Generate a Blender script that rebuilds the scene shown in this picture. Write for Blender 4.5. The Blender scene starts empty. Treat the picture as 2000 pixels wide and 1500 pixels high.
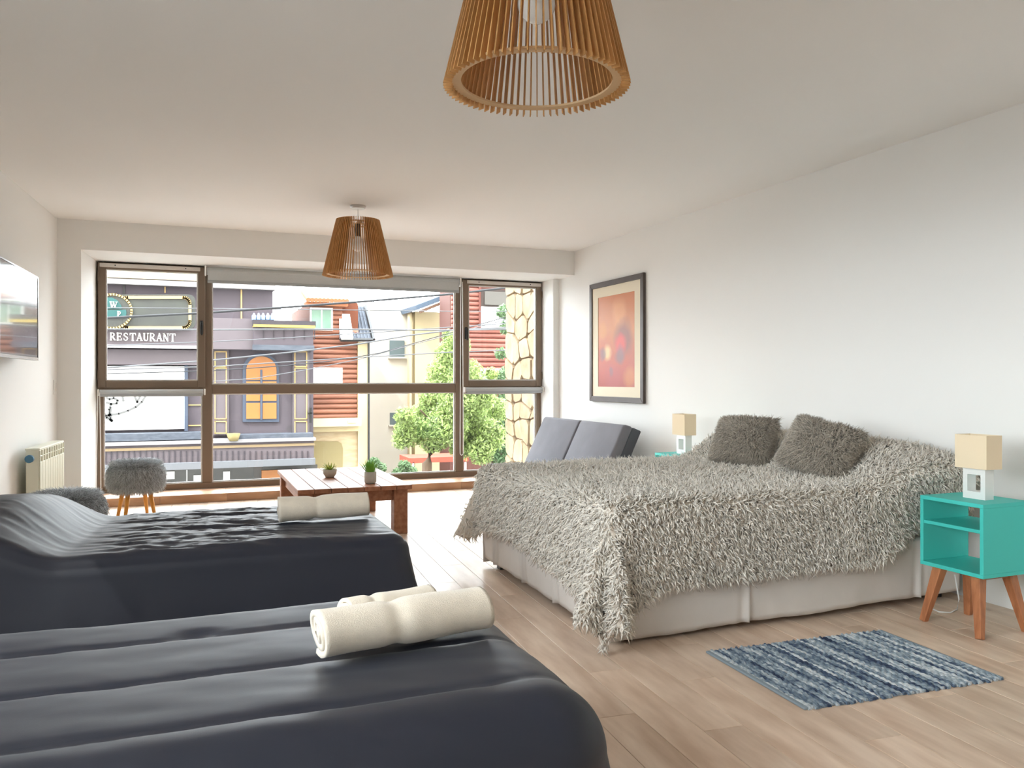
import bpy, bmesh, math, random
import numpy as np
from mathutils import Vector, Matrix, Euler, noise as mnoise

rng = np.random.default_rng(7)
random.seed(11)
SC = bpy.context.scene
COL = SC.collection
PI = math.pi

# ------------------------------------------------------------------ camera, sky, sun, exposure
H_CAM, YAW, FPX, HOR = 1.155, math.radians(21.62), 1600.0, 741.0
cam_d = bpy.data.cameras.new('camera'); cam = bpy.data.objects.new('camera', cam_d); COL.objects.link(cam)
cam.location = (0, 0, H_CAM); cam.rotation_euler = (PI / 2, 0, -YAW)
cam_d.sensor_width = 36; cam_d.lens = FPX / 2000 * 36; cam_d.shift_y = -(750 - HOR) / 2000
cam_d.clip_start = 0.05; cam_d.clip_end = 300
SC.camera = cam

SKY = 7.5
world = bpy.data.worlds.new('sky'); SC.world = world; world.use_nodes = True
bg = world.node_tree.nodes['Background']
bg.inputs['Color'].default_value = (0.90, 0.95, 1.0, 1); bg.inputs['Strength'].default_value = SKY

sun_d = bpy.data.lights.new('sun', 'SUN'); sun_d.energy = 1.6; sun_d.angle = math.radians(0.6); sun_d.color = (1.0, .95, .86)
sun = bpy.data.objects.new('sun', sun_d); COL.objects.link(sun)
sun.rotation_euler = Vector((0.55, 0.38, -0.80)).to_track_quat('-Z', 'Y').to_euler()

vs = SC.view_settings
vs.view_transform = 'Standard'; vs.look = 'None'; vs.exposure = 1.32; vs.gamma = 1.0; vs.use_curve_mapping = False
SC.cycles.max_bounces = 10; SC.cycles.diffuse_bounces = 7; SC.cycles.glossy_bounces = 4
SC.cycles.transparent_max_bounces = 12; SC.cycles.sample_clamp_indirect = 6.0

def portal(name, loc, rot, sx, sy):      # sampling guide for the daylight that enters by a window; gives no light itself
    d = bpy.data.lights.new(name, 'AREA'); d.shape = 'RECTANGLE'; d.size = sx; d.size_y = sy
    d.cycles.is_portal = True
    o = bpy.data.objects.new(name, d); COL.objects.link(o); o.location = loc; o.rotation_euler = rot

# ------------------------------------------------------------------ helpers
_S, _C = math.sin(YAW), math.cos(YAW)
def ph(x, y, Y):
    """point of the plane Y = const that the photograph shows at pixel (x, y): used to read off facade measurements"""
    u = (x - 1000) / FPX; v = (HOR - y) / FPX
    t = Y / (_C - u * _S)
    return Vector(((_S + u * _C) * t, Y, H_CAM + v * t))

def srgb(r, g, b):
    f = lambda c: (c / 255 / 12.92) if c / 255 <= .04045 else ((c / 255 + .055) / 1.055) ** 2.4
    return (f(r), f(g), f(b))

MATS = {}
def mat(name, col, rough=.6, spec=.3, metal=0, var=0.0, vscale=8.0, stretch=(1, 1, 1), bump=0.0, bscale=60.0, sheen=0.0,
        col2=None, rand=0.0, coat=0.0, emis=None, tint=False, bstretch=None, detail=4):
    if name in MATS: return MATS[name]
    m = bpy.data.materials.new(name); m.use_nodes = True; MATS[name] = m
    nt = m.node_tree; N = nt.nodes; L = nt.links
    b = N['Principled BSDF']
    b.inputs['Roughness'].default_value = rough; b.inputs['Metallic'].default_value = metal
    b.inputs['Specular IOR Level'].default_value = spec
    if sheen: b.inputs['Sheen Weight'].default_value = sheen; b.inputs['Sheen Roughness'].default_value = .4
    if coat: b.inputs['Coat Weight'].default_value = coat; b.inputs['Coat Roughness'].default_value = .12
    c = (*col, 1)
    b.inputs['Base Color'].default_value = c
    tc = N.new('ShaderNodeTexCoord')
    src = None
    if var or col2:
        mp = N.new('ShaderNodeMapping'); mp.inputs['Scale'].default_value = stretch
        L.new(tc.outputs['Object'], mp.inputs['Vector'])
        if rand:
            oi = N.new('ShaderNodeObjectInfo'); cx = N.new('ShaderNodeCombineXYZ')
            ml = N.new('ShaderNodeMath'); ml.operation = 'MULTIPLY'; ml.inputs[1].default_value = 37
            L.new(oi.outputs['Random'], ml.inputs[0])
            for k in range(3): L.new(ml.outputs[0], cx.inputs[k])
            L.new(cx.outputs[0], mp.inputs['Location'])
        nz = N.new('ShaderNodeTexNoise'); nz.inputs['Scale'].default_value = vscale; nz.inputs['Detail'].default_value = detail
        L.new(mp.outputs[0], nz.inputs['Vector'])
        rp = N.new('ShaderNodeValToRGB')
        lo = tuple(x * (1 - var) for x in col) if col2 is None else col
        hi = tuple(min(1, x * (1 + var)) for x in col) if col2 is None else col2
        rp.color_ramp.elements[0].position = .32; rp.color_ramp.elements[0].color = (*lo, 1)
        rp.color_ramp.elements[1].position = .68; rp.color_ramp.elements[1].color = (*hi, 1)
        L.new(nz.outputs['Fac'], rp.inputs['Fac']); src = rp.outputs['Color']
    if rand:
        oi = N.new('ShaderNodeObjectInfo'); hs = N.new('ShaderNodeHueSaturation')
        mr = N.new('ShaderNodeMapRange'); mr.inputs['To Min'].default_value = 1 - rand; mr.inputs['To Max'].default_value = 1 + rand
        L.new(oi.outputs['Random'], mr.inputs['Value']); L.new(mr.outputs[0], hs.inputs['Value'])
        if src is not None: L.new(src, hs.inputs['Color'])
        else: hs.inputs['Color'].default_value = c
        src = hs.outputs['Color']
    if tint:
        at = N.new('ShaderNodeAttribute'); at.attribute_name = 'tint'
        hs = N.new('ShaderNodeHueSaturation'); L.new(at.outputs['Fac'], hs.inputs['Value'])
        if src is not None: L.new(src, hs.inputs['Color'])
        else: hs.inputs['Color'].default_value = c
        src = hs.outputs['Color']
    if src is not None: L.new(src, b.inputs['Base Color'])
    if bump:
        bz = N.new('ShaderNodeTexNoise'); bz.inputs['Scale'].default_value = bscale; bz.inputs['Detail'].default_value = 3
        mp2 = N.new('ShaderNodeMapping'); mp2.inputs['Scale'].default_value = bstretch or stretch
        L.new(tc.outputs['Object'], mp2.inputs['Vector']); L.new(mp2.outputs[0], bz.inputs['Vector'])
        bp = N.new('ShaderNodeBump'); bp.inputs['Strength'].default_value = bump; bp.inputs['Distance'].default_value = .01
        L.new(bz.outputs['Fac'], bp.inputs['Height']); L.new(bp.outputs[0], b.inputs['Normal'])
    if emis:
        b.inputs['Emission Color'].default_value = (*emis[0], 1); b.inputs['Emission Strength'].default_value = emis[1]
    return m

def translucent(m, k):
    """let part of the light through: thin hair and leaves"""
    N, L = m.node_tree.nodes, m.node_tree.links; b = N['Principled BSDF']; src = b.inputs['Base Color'].links[0].from_socket
    tl = N.new('ShaderNodeBsdfTranslucent'); L.new(src, tl.inputs['Color']); mx = N.new('ShaderNodeMixShader'); mx.inputs[0].default_value = k
    L.new(b.outputs[0], mx.inputs[1]); L.new(tl.outputs[0], mx.inputs[2]); L.new(mx.outputs[0], N['Material Output'].inputs['Surface']); return m

def glass_mat(name, tint=(1, 1, 1), ior=1.45, gain=1.0):
    m = bpy.data.materials.new(name); m.use_nodes = True; nt = m.node_tree; N = nt.nodes; L = nt.links
    N.remove(N['Principled BSDF'])
    tr = N.new('ShaderNodeBsdfTransparent'); tr.inputs['Color'].default_value = (*tint, 1)
    gl = N.new('ShaderNodeBsdfGlossy'); gl.inputs['Roughness'].default_value = .0
    fr = N.new('ShaderNodeFresnel'); fr.inputs['IOR'].default_value = ior
    ml = N.new('ShaderNodeMath'); ml.operation = 'MULTIPLY'; ml.inputs[1].default_value = gain
    mx = N.new('ShaderNodeMixShader')
    L.new(fr.outputs[0], ml.inputs[0]); L.new(ml.outputs[0], mx.inputs[0]); L.new(tr.outputs[0], mx.inputs[1]); L.new(gl.outputs[0], mx.inputs[2])
    L.new(mx.outputs[0], N['Material Output'].inputs['Surface'])
    MATS[name] = m
    return m

class MB:
    """collects shapes into ONE mesh"""
    def __init__(s): s.v = []; s.f = []
    def add(s, v, f):
        n = len(s.v); s.v += [tuple(p) for p in v]; s.f += [tuple(i + n for i in q) for q in f]; return s
    def box(s, x0, x1, y0, y1, z0, z1):
        v = [(x0,y0,z0),(x1,y0,z0),(x1,y1,z0),(x0,y1,z0),(x0,y0,z1),(x1,y0,z1),(x1,y1,z1),(x0,y1,z1)]
        return s.add(v, [(0,3,2,1),(4,5,6,7),(0,1,5,4),(1,2,6,5),(2,3,7,6),(3,0,4,7)])
    def prism(s, poly, z0, z1):           # poly counter-clockwise in XY
        n = len(poly)
        v = [(p[0], p[1], z0) for p in poly] + [(p[0], p[1], z1) for p in poly]
        f = [tuple(range(n - 1, -1, -1)), tuple(range(n, 2 * n))] + [(i, (i + 1) % n, n + (i + 1) % n, n + i) for i in range(n)]
        return s.add(v, f)
    def prism_y(s, poly, y0, y1):         # poly counter-clockwise as seen from -Y, in XZ
        n = len(poly)
        v = [(p[0], y0, p[1]) for p in poly] + [(p[0], y1, p[1]) for p in poly]
        f = [tuple(range(n)), tuple(range(2 * n - 1, n - 1, -1))] + [(i, n + i, n + (i + 1) % n, (i + 1) % n) for i in range(n)]
        return s.add(v, f)
    def prism_x(s, poly, x0, x1):         # poly in YZ
        n = len(poly)
        v = [(x0, p[0], p[1]) for p in poly] + [(x1, p[0], p[1]) for p in poly]
        f = [tuple(range(n - 1, -1, -1)), tuple(range(n, 2 * n))] + [(i, (i + 1) % n, n + (i + 1) % n, n + i) for i in range(n)]
        return s.add(v, f)
    def tube(s, pts, r, n=8, r1=None, cap=True):
        pts = [Vector(p) for p in pts]; m = len(pts); base = len(s.v)
        up = Vector((0, 0, 1))
        for i, p in enumerate(pts):
            d = (pts[min(i + 1, m - 1)] - pts[max(i - 1, 0)]).normalized()
            u = up if abs(d.dot(up)) < .95 else Vector((1, 0, 0))
            a = d.cross(u).normalized(); b = a.cross(d).normalized()
            rr = r if r1 is None else r + (r1 - r) * i / (m - 1)
            for k in range(n):
                t = 2 * PI * k / n
                q = p + a * (rr * math.cos(t)) + b * (rr * math.sin(t)); s.v.append(tuple(q))
        for i in range(m - 1):
            for k in range(n):
                a0 = base + i * n + k; a1 = base + i * n + (k + 1) % n
                s.f.append((a0, a0 + n, a1 + n, a1))
        if cap:
            s.f.append(tuple(base + k for k in range(n))); s.f.append(tuple(base + (m - 1) * n + k for k in range(n - 1, -1, -1)))
        return s
    def lathe(s, prof, n=24, c=(0, 0)):    # prof: (r, z) list
        base = len(s.v); m = len(prof)
        for r, z in prof:
            for k in range(n):
                t = 2 * PI * k / n; s.v.append((c[0] + r * math.cos(t), c[1] + r * math.sin(t), z))
        for i in range(m - 1):
            for k in range(n):
                a = base + i * n + k; b2 = base + i * n + (k + 1) % n
                s.f.append((a, b2, b2 + n, a + n))
        if prof[0][0] > 1e-6: s.f.append(tuple(base + k for k in range(n - 1, -1, -1)))
        if prof[-1][0] > 1e-6: s.f.append(tuple(base + (m - 1) * n + k for k in range(n)))
        return s
    def beam(s, p0, p1, w0, w1=None, t0=None, t1=None, side=(0, 1, 0)):   # tapered square bar between two points
        p0 = Vector(p0); p1 = Vector(p1); w1 = w1 or w0; t0 = t0 or w0; t1 = t1 or w1
        d = (p1 - p0).normalized(); a = Vector(side); a = (a - d * a.dot(d)).normalized(); b = d.cross(a)
        v = []
        for p, w, t in ((p0, w0, t0), (p1, w1, t1)):
            v += [p - a * w / 2 - b * t / 2, p + a * w / 2 - b * t / 2, p + a * w / 2 + b * t / 2, p - a * w / 2 + b * t / 2]
        return s.add(v, [(0,3,2,1),(4,5,6,7),(0,1,5,4),(1,2,6,5),(2,3,7,6),(3,0,4,7)])
    def mesh(s, name, bevel=0, seg=2, smooth=False, fix=True):
        me = bpy.data.meshes.new(name); me.from_pydata(s.v, [], s.f)
        if bevel or fix:
            bm = bmesh.new(); bm.from_mesh(me)
            if fix: bmesh.ops.recalc_face_normals(bm, faces=bm.faces)
            if bevel:
                eds = [e for e in bm.edges if len(e.link_faces) == 2 and e.calc_face_angle(0) > .5]
                bmesh.ops.bevel(bm, geom=eds, offset=bevel, segments=seg, affect='EDGES', profile=.5, clamp_overlap=True)
            bm.to_mesh(me); bm.free()
        if smooth: me.polygons.foreach_set('use_smooth', [True] * len(me.polygons))
        return me
    def build(s, name, m, parent=None, bevel=0, seg=2, smooth=False, loc=None, rot=None, fix=True):
        return link(name, s.mesh(name, bevel, seg, smooth, fix), m, parent, loc, rot)

def link(name, me, m, parent=None, loc=None, rot=None):
    o = bpy.data.objects.new(name, me); COL.objects.link(o)
    if m is not None and me is not None and len(me.materials) == 0: me.materials.append(m if not isinstance(m, str) else MATS[m])
    if parent is not None: o.parent = parent
    if loc is not None: o.location = loc
    if rot is not None: o.rotation_euler = rot
    return o

def tag(o, label=None, cat=None, group=None, kind=None):
    if label: o['label'] = label
    if cat: o['category'] = cat
    if group: o['group'] = group
    if kind: o['kind'] = kind
    return o

def thing(name, label, cat, loc=(0, 0, 0), rz=0, group=None):
    o = bpy.data.objects.new(name, None); COL.objects.link(o); o.location = loc; o.rotation_euler = (0, 0, rz)
    o.empty_display_size = .1
    return tag(o, label, cat, group)

def struct(name, loc=(0, 0, 0)):
    o = bpy.data.objects.new(name, None); COL.objects.link(o); o.location = loc; o['kind'] = 'structure'; o.empty_display_size = .1
    return o

def copy_tree(o, parent=None, top=True):
    c = o.copy(); COL.objects.link(c)
    if parent is not None: c.parent = parent
    for ch in list(o.children): copy_tree(ch, c, False)
    return c

def grid_mesh(name, P, smooth=True, closed_u=False):
    """P: array (nu, nv, 3) -> quad sheet"""
    nu, nv = P.shape[:2]
    me = bpy.data.meshes.new(name)
    idx = np.arange(nu * nv).reshape(nu, nv)
    if closed_u: idx = np.vstack([idx, idx[:1]])
    q = np.stack([idx[:-1, :-1], idx[1:, :-1], idx[1:, 1:], idx[:-1, 1:]], -1).reshape(-1, 4)
    raw_mesh(me, P.reshape(-1, 3), q.reshape(-1), np.full(len(q), 4))
    if smooth: me.polygons.foreach_set('use_smooth', np.ones(len(q), bool))
    return me

def raw_mesh(me, V, loops, sizes):
    me.vertices.add(len(V)); me.vertices.foreach_set('co', np.asarray(V, np.float32).ravel())
    me.loops.add(len(loops)); me.loops.foreach_set('vertex_index', np.asarray(loops, np.int32))
    me.polygons.add(len(sizes)); st = np.concatenate([[0], np.cumsum(sizes)[:-1]])
    me.polygons.foreach_set('loop_start', st.astype(np.int32))
    me.update(calc_edges=True); me.validate()

def vnoise(x, y, seed=0):
    """smooth 2-D value noise in [-1, 1]"""
    r = np.random.default_rng(seed); T = r.uniform(-1, 1, (64, 64))
    xi = np.floor(x).astype(int); yi = np.floor(y).astype(int); fx = x - xi; fy = y - yi
    fx = fx * fx * (3 - 2 * fx); fy = fy * fy * (3 - 2 * fy)
    g = lambda a, b: T[a % 64, b % 64]
    return (g(xi, yi) * (1 - fx) + g(xi + 1, yi) * fx) * (1 - fy) + (g(xi, yi + 1) * (1 - fx) + g(xi + 1, yi + 1) * fx) * fy
def fbm(x, y, seed=0, oct=3):
    s = 0; a = 1; t = 0
    for k in range(oct): s = s + a * vnoise(x * 2 ** k, y * 2 ** k, seed + k); t += a; a *= .5
    return s / t
def sstep(a, b, x):
    t = np.clip((x - a) / (b - a), 0, 1); return t * t * (3 - 2 * t)

def unit(v): return v / np.maximum(np.linalg.norm(v, axis=-1, keepdims=True), 1e-9)

def tufts(name, P, N, T, L, W, m, parent=None, lift=.55, spread=.35, tint=(.8, 1.15), seed=1):
    """shaggy pile: every tuft a bent three-sided spike rooted at P, all of them in ONE mesh"""
    r = np.random.default_rng(seed); n = len(P)
    J = r.normal(size=(n, 3)); T = unit(T + spread * J)
    d0 = unit(N * lift * 1.5 + T * .5 + .25 * r.normal(size=(n, 3)))
    d1 = unit(N * lift * .35 + T + spread * .6 * r.normal(size=(n, 3)))
    L = L[:, None]; W = W[:, None]
    p0 = P - N * .002; p1 = P + d0 * L * .5; p2 = p1 + d1 * L * .6
    a = unit(np.cross(d0, J)); b = np.cross(d0, a)
    V = np.empty((n, 7, 3))
    for k in range(3):
        t = 2 * PI * k / 3; o = a * math.cos(t) + b * math.sin(t)
        V[:, k] = p0 + o * W * .5; V[:, 3 + k] = p1 + o * W * .45
    V[:, 6] = p2
    base = (np.arange(n) * 7)[:, None]
    q = np.array([0,1,4,3, 1,2,5,4, 2,0,3,5, 3,4,6, 4,5,6, 5,3,6])
    loops = (base + q).ravel(); sizes = np.tile([4, 4, 4, 3, 3, 3], n)
    me = bpy.data.meshes.new(name)
    me.vertices.add(n * 7); me.vertices.foreach_set('co', V.astype(np.float32).ravel())
    me.loops.add(len(loops)); me.loops.foreach_set('vertex_index', loops.astype(np.int32))
    me.polygons.add(len(sizes)); me.polygons.foreach_set('loop_start', np.concatenate([[0], np.cumsum(sizes)[:-1]]).astype(np.int32))
    me.polygons.foreach_set('use_smooth', np.ones(len(sizes), bool))
    me.update(calc_edges=True)
    at = me.attributes.new('tint', 'FLOAT', 'POINT')
    tv = np.repeat(r.uniform(tint[0], tint[1], n), 7).astype(np.float32); at.data.foreach_set('value', tv)
    return link(name, me, m, parent)

def sample_grid(P, n, seed=0, mask=None):
    """n random points on the sheet P (nu, nv, 3): positions, normals, and the two tangents"""
    r = np.random.default_rng(seed)
    a = P[:-1, :-1]; du = P[1:, :-1] - a; dv = P[:-1, 1:] - a
    nr = np.cross(du, dv); ar = np.linalg.norm(nr, axis=-1)
    if mask is not None: ar = ar * mask
    pr = ar.ravel() / ar.sum(); k = r.choice(pr.size, n, p=pr)
    u = r.random((n, 1)); v = r.random((n, 1))
    A = a.reshape(-1, 3)[k]; DU = du.reshape(-1, 3)[k]; DV = dv.reshape(-1, 3)[k]
    return A + DU * u + DV * v, unit(nr.reshape(-1, 3)[k]), unit(DU), unit(DV), k

# ------------------------------------------------------------------ materials of the room
WALL = mat('wall_paint', (.83, .825, .805), .85, .2, bump=.03, bscale=180)
CEIL = mat('ceiling_paint', (.89, .885, .87), .9, .15, bump=.03, bscale=150)
PLANK = mat('wood_look_tile', srgb(200, 172, 149), .36, .16, col2=srgb(230, 207, 186), vscale=3.2, stretch=(4.5, .8, 1), rand=.09, bump=.04, bscale=14, detail=6)
GROUT = mat('grout', srgb(176, 156, 140), .8, .2)
SILLT = mat('sill_tile', srgb(170, 128, 96), .4, .4, col2=srgb(206, 166, 132), vscale=4, stretch=(.6, 3, 3), rand=.12)
ALU = mat('bronze_aluminium', srgb(122, 106, 90), .42, .45, metal=.3, bump=.01, bscale=300)
BEAD = mat('pale_glazing_bead', srgb(225, 226, 226), .5, .4)
GLASS = glass_mat('window_glass', (.97, .985, .98), 1.4, .6)
GREYA = mat('grey_anodised', srgb(160, 163, 165), .45, .5, metal=.2)
BLINDF = mat('grey_screen_fabric', srgb(188, 191, 191), .8, .2, var=.05, vscale=300)
WPLAST = mat('white_plastic', (.82, .81, .78), .4, .4)
BLACKP = mat('black_plastic', (.012, .012, .013), .4, .4)

H = 2.525
XR = 3.85
xl = lambda y: -1.544 + .065 * y      # left wall, slightly out of square
YB = -2.0                              # back wall, behind the camera

# ------------------------------------------------------------------ floor with separate planks
floor = MB().prism([(xl(YB), YB), (XR, YB), (XR, 8.72), (xl(8.72), 8.72)], -.12, -.004).build('floor', GROUT); floor['kind'] = 'structure'
def clip(poly, a, b, c):               # keep a*x + b*y <= c
    out = []
    for i in range(len(poly)):
        p, q = poly[i], poly[(i + 1) % len(poly)]
        dp, dq = a * p[0] + b * p[1] - c, a * q[0] + b * q[1] - c
        if dp <= 0: out.append(p)
        if (dp < 0 < dq) or (dq < 0 < dp):
            t = dp / (dp - dq); out.append((p[0] + (q[0] - p[0]) * t, p[1] + (q[1] - p[1]) * t))
    return out
PA = math.atan(.068); PW, PLN, GAP = .15, 1.2, .0022
ca, sa = math.cos(PA), math.sin(PA)
def w2(u, v): return (u * ca + v * sa, -u * sa + v * ca)   # plank frame -> world
full_me = None
rows = range(-14, 30)
for r in rows:
    off = [0, .42, .83, .22, .64, 1.02][r % 6]
    for k in range(-1, 9):
        u0 = r * PW + .0075 + .062; v0 = k * PLN + off - .25
        poly = [w2(u0 + GAP / 2, v0 + GAP / 2), w2(u0 + PW - GAP / 2, v0 + GAP / 2), w2(u0 + PW - GAP / 2, v0 + PLN - GAP / 2), w2(u0 + GAP / 2, v0 + PLN - GAP / 2)]
        n0 = list(poly)
        for a, b, c in ((1, 0, XR - .001), (0, 1, 8.219), (0, -1, -.7), (-1, .065, 1.543)):
            poly = clip(poly, a, b, c)
            if len(poly) < 3: break
        if len(poly) < 3: continue
        ctr = w2(u0 + PW / 2, v0 + PLN / 2)
        loc = (ctr[0], ctr[1], 0)
        whole = len(poly) == 4 and all(abs(p[0] - q[0]) + abs(p[1] - q[1]) < 1e-6 for p, q in zip(poly, n0))
        if whole and full_me is not None: me = full_me
        else:
            # mesh in the plank's own frame so the grain follows its length
            loc_poly = [((p[0] - ctr[0]) * ca - (p[1] - ctr[1]) * sa, (p[0] - ctr[0]) * sa + (p[1] - ctr[1]) * ca) for p in poly]
            me = MB().prism(loc_poly, -.006, 0).mesh('plank', .0008 if whole else 0, 1)
            if whole: full_me = me
        link('plank', me, PLANK, floor, loc, (0, 0, -PA))

# ------------------------------------------------------------------ walls, ceiling, beam
ceiling = MB().prism([(xl(YB) - .15, YB - .15), (XR + .15, YB - .15), (XR + .15, 8.72), (xl(8.72) - .15, 8.72)], H, H + .15).build('ceiling', CEIL); ceiling['kind'] = 'structure'
SW = (-1.0, 2.9, .95, 2.24)              # added opening in the left wall, out of view, lets in fill daylight
g = MB()
def lw(y0, y1, z0, z1): g.prism([(xl(y0) - .15, y0), (xl(y0), y0), (xl(y1), y1), (xl(y1) - .15, y1)], z0, z1)
lw(YB, SW[0], -.12, H); lw(SW[1], 8.72, -.12, H); lw(SW[0], SW[1], -.12, SW[2]); lw(SW[0], SW[1], SW[3], H)
o = g.build('wall_left', WALL); o['kind'] = 'structure'
o = MB().box(XR, XR + .15, YB, 8.72, -.12, H).build('wall_right', WALL); o['kind'] = 'structure'
o = MB().box(xl(YB) - .15, XR + .15, YB - .15, YB, -.12, H).build('wall_back', WALL); o['kind'] = 'structure'
b = MB()                                # the window wall: pier at the left, narrow return at the right
b.prism([(xl(7.9), 7.9), (-.848, 7.9), (-.79, 8.72), (xl(8.72), 8.72)], 0, 2.27)
b.box(3.777, XR, 8.29, 8.72, 0, 2.27)
o = b.build('wall_front', WALL); o['kind'] = 'structure'
o = MB().box(xl(7.9) - .02, XR, 7.9, 8.72, 2.27, H).build('trim_1', WALL); o['kind'] = 'structure'   # the beam over the window
# raised tiled sill in front of the window
sill = MB().prism([(-.823, 8.235), (XR, 8.235), (XR, 8.28), (3.777, 8.29), (3.777, 8.72), (-.79, 8.72)], 0, .068).build('trim_2', GROUT); sill['kind'] = 'structure'
tl = (XR + .82) / 8
for k in range(8):
    x0 = -.818 + tl * k
    MB().box(x0 + .001, min(x0 + tl - .001, XR - .001), 8.222, 8.236, 0, .076).build('tile', SILLT, sill, .001, 1)
    x1 = min(x0 + tl - .001, 3.776)
    MB().box(max(x0 + .001, -.80), x1, 8.237, 8.62, .068, .076).build('tile', SILLT, sill, .001, 1)

# ------------------------------------------------------------------ window
win = struct('window_1')
YF0, YF1 = 8.63, 8.71
def bar(name, x0, x1, z0, z1, y0=YF0, y1=YF1, parent=win, m=ALU): return MB().box(x0, x1, y0, y1, z0, z1).build(name, m, parent, .004, 1)
bar('frame_stile', -.79, -.737, .076, 2.268); bar('frame_stile', 3.72, 3.777, .076, 2.268)
bar('frame_rail', -.737, 3.72, .076, .138); bar('frame_rail', -.737, 3.72, 2.215, 2.268)
bar('mullion', .135, .228, .138, 2.215); bar('mullion', 2.748, 2.842, .138, 2.215)
bar('transom', .228, 2.748, 1.012, 1.107); bar('transom', -.737, .135, 1.0, 1.08); bar('transom', 2.842, 3.72, 1.0, 1.08)
def pane(x0, x1, z0, z1, parent=win, y=8.672, bead=True):
    MB().box(x0, x1, y, y + .006, z0, z1).build('glass_pane', GLASS, parent)
    if bead:
        g = MB(); w = .010; ya, yb = y - .014, y - .001
        g.box(x0, x0 + w, ya, yb, z0, z1); g.box(x1 - w, x1, ya, yb, z0, z1); g.box(x0 + w, x1 - w, ya, yb, z0, z0 + w); g.box(x0 + w, x1 - w, ya, yb, z1 - w, z1)
        g.build('glazing_bead', BEAD, parent)
pane(.228, 2.748, 1.107, 2.215); pane(.228, 2.748, .138, 1.012); pane(-.737, .135, .138, 1.0); pane(2.842, 3.72, .138, 1.0)
for x0, x1, hx in ((-.782, .163, .13), (2.822, 3.770, 2.857)):
    sa_ = MB(); z0, z1, ys, ye, w = 1.076, 2.252, 8.585, 8.632, .068
    sa_.box(x0, x0 + w, ys, ye, z0, z1); sa_.box(x1 - w, x1, ys, ye, z0, z1); sa_.box(x0 + w, x1 - w, ys, ye, z0, z0 + w); sa_.box(x0 + w, x1 - w, ys, ye, z1 - w + .012, z1)
    s = sa_.build('sash_frame', ALU, win, .004, 1)
    pane(x0 + w, x1 - w, z0 + w, z1 - w + .012, s, 8.612)
    hd = MB(); hd.box(hx - .014, hx + .014, ys - .014, ys, 1.60, 1.73); hd.box(hx - .010, hx + .010, ys - .045, ys - .012, 1.695, 1.72); hd.box(hx - .009, hx + .009, ys - .05, ys - .032, 1.585, 1.715)
    hd.build('handle', BLACKP, s, .003, 1)
    ox = x0 + .004 if x0 < 0 else x1 - .004
    for z in (1.2, 2.12): MB().tube([(ox, ys - .006, z - .04), (ox, ys - .006, z + .04)], .008, 8).build('hinge', ALU, s)
portal('daylight_portal', (1.49, 8.72, 1.17), (-PI / 2, 0, 0), 4.56, 2.19)

w2_ = struct('added_fill_window', (xl((SW[0] + SW[1]) / 2) - .08, (SW[0] + SW[1]) / 2, 0)); w2_.rotation_euler = (0, 0, -math.atan(.065))  # frame and panes of the added fill-light window
hw = (SW[1] - SW[0]) / 2
for y0, y1, z0, z1 in ((-hw, -hw + .06, SW[2], SW[3]), (hw - .06, hw, SW[2], SW[3]), (-hw + .06, hw - .06, SW[2], SW[2] + .06), (-hw + .06, hw - .06, SW[3] - .06, SW[3]), (-.03, .03, SW[2] + .06, SW[3] - .06)):
    MB().box(-.03, .03, y0, y1, z0, z1).build('frame_bar', ALU, w2_)
for y0, y1 in ((-hw + .06, -.03), (.03, hw - .06)): MB().box(-.003, .003, y0, y1, SW[2] + .06, SW[3] - .06).build('glass_pane', GLASS, w2_)
portal('daylight_portal_side', (w2_.location.x - .04, w2_.location.y, (SW[2] + SW[3]) / 2), (0, -PI / 2, 0), SW[3] - SW[2], SW[1] - SW[0])

# ------------------------------------------------------------------ roller blinds
def roller(name, x0, x1, zc, rad, yc, drop, label, chain=None):
    t = thing(name, label, 'blind', ((x0 + x1) / 2, yc, zc - rad - drop))
    hw = (x1 - x0) / 2; zr = rad + drop
    MB().tube([(-hw + .012, 0, zr), (hw - .012, 0, zr)], rad, 20).build('roller', BLINDF, t, smooth=True)
    MB().box(-hw + .02, hw - .02, -rad + .001, -rad + .003, .02, zr).build('fabric', BLINDF, t)
    MB().box(-hw + .018, hw - .018, -rad - .006, -rad + .010, 0, .028).build('bottom_bar', GREYA, t, .003, 1)
    for s in (-1, 1):
        MB().box(s * hw - .007, s * hw + .007, -rad - .006, rad + .004, zr - rad - .006, zr + rad + .004).build('bracket', WPLAST, t, .004, 1)
    if chain:
        cx, zb = chain; lx = cx - (x0 + x1) / 2; pts = []
        zt = zr; zbb = zb - (zc - rad - drop)
        for k in range(9): pts.append((lx - .008 - .010 * math.sin(k / 8 * PI * .5), -rad - .01, zt + (zbb + .02 - zt) * k / 8))
        for k in range(1, 8): pts.append((lx - .018 + .036 * (k / 8), -rad - .01, zbb + .02 - .02 * math.sin(k / 8 * PI)))
        for k in range(9): pts.append((lx + .008 + .010 * math.sin((8 - k) / 8 * PI * .5), -rad - .01, zbb + .02 + (zt - zbb - .02) * k / 8))
        MB().tube(pts, .0042, 6, cap=False).build('bead_chain', WPLAST, t, smooth=True)
    return t
roller('roller_blind', .165, 2.765, 2.215, .042, 8.53, .080, 'wide grey roller blind rolled up over the central window panes', (2.772, .33))
roller('roller_blind', -.775, .158, 1.033, .026, 8.555, .016, 'short grey roller blind above the lower left window pane', (-.768, .06))
roller('roller_blind', 2.828, 3.765, 1.04, .026, 8.555, .016, 'short grey roller blind above the lower right window pane')
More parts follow.
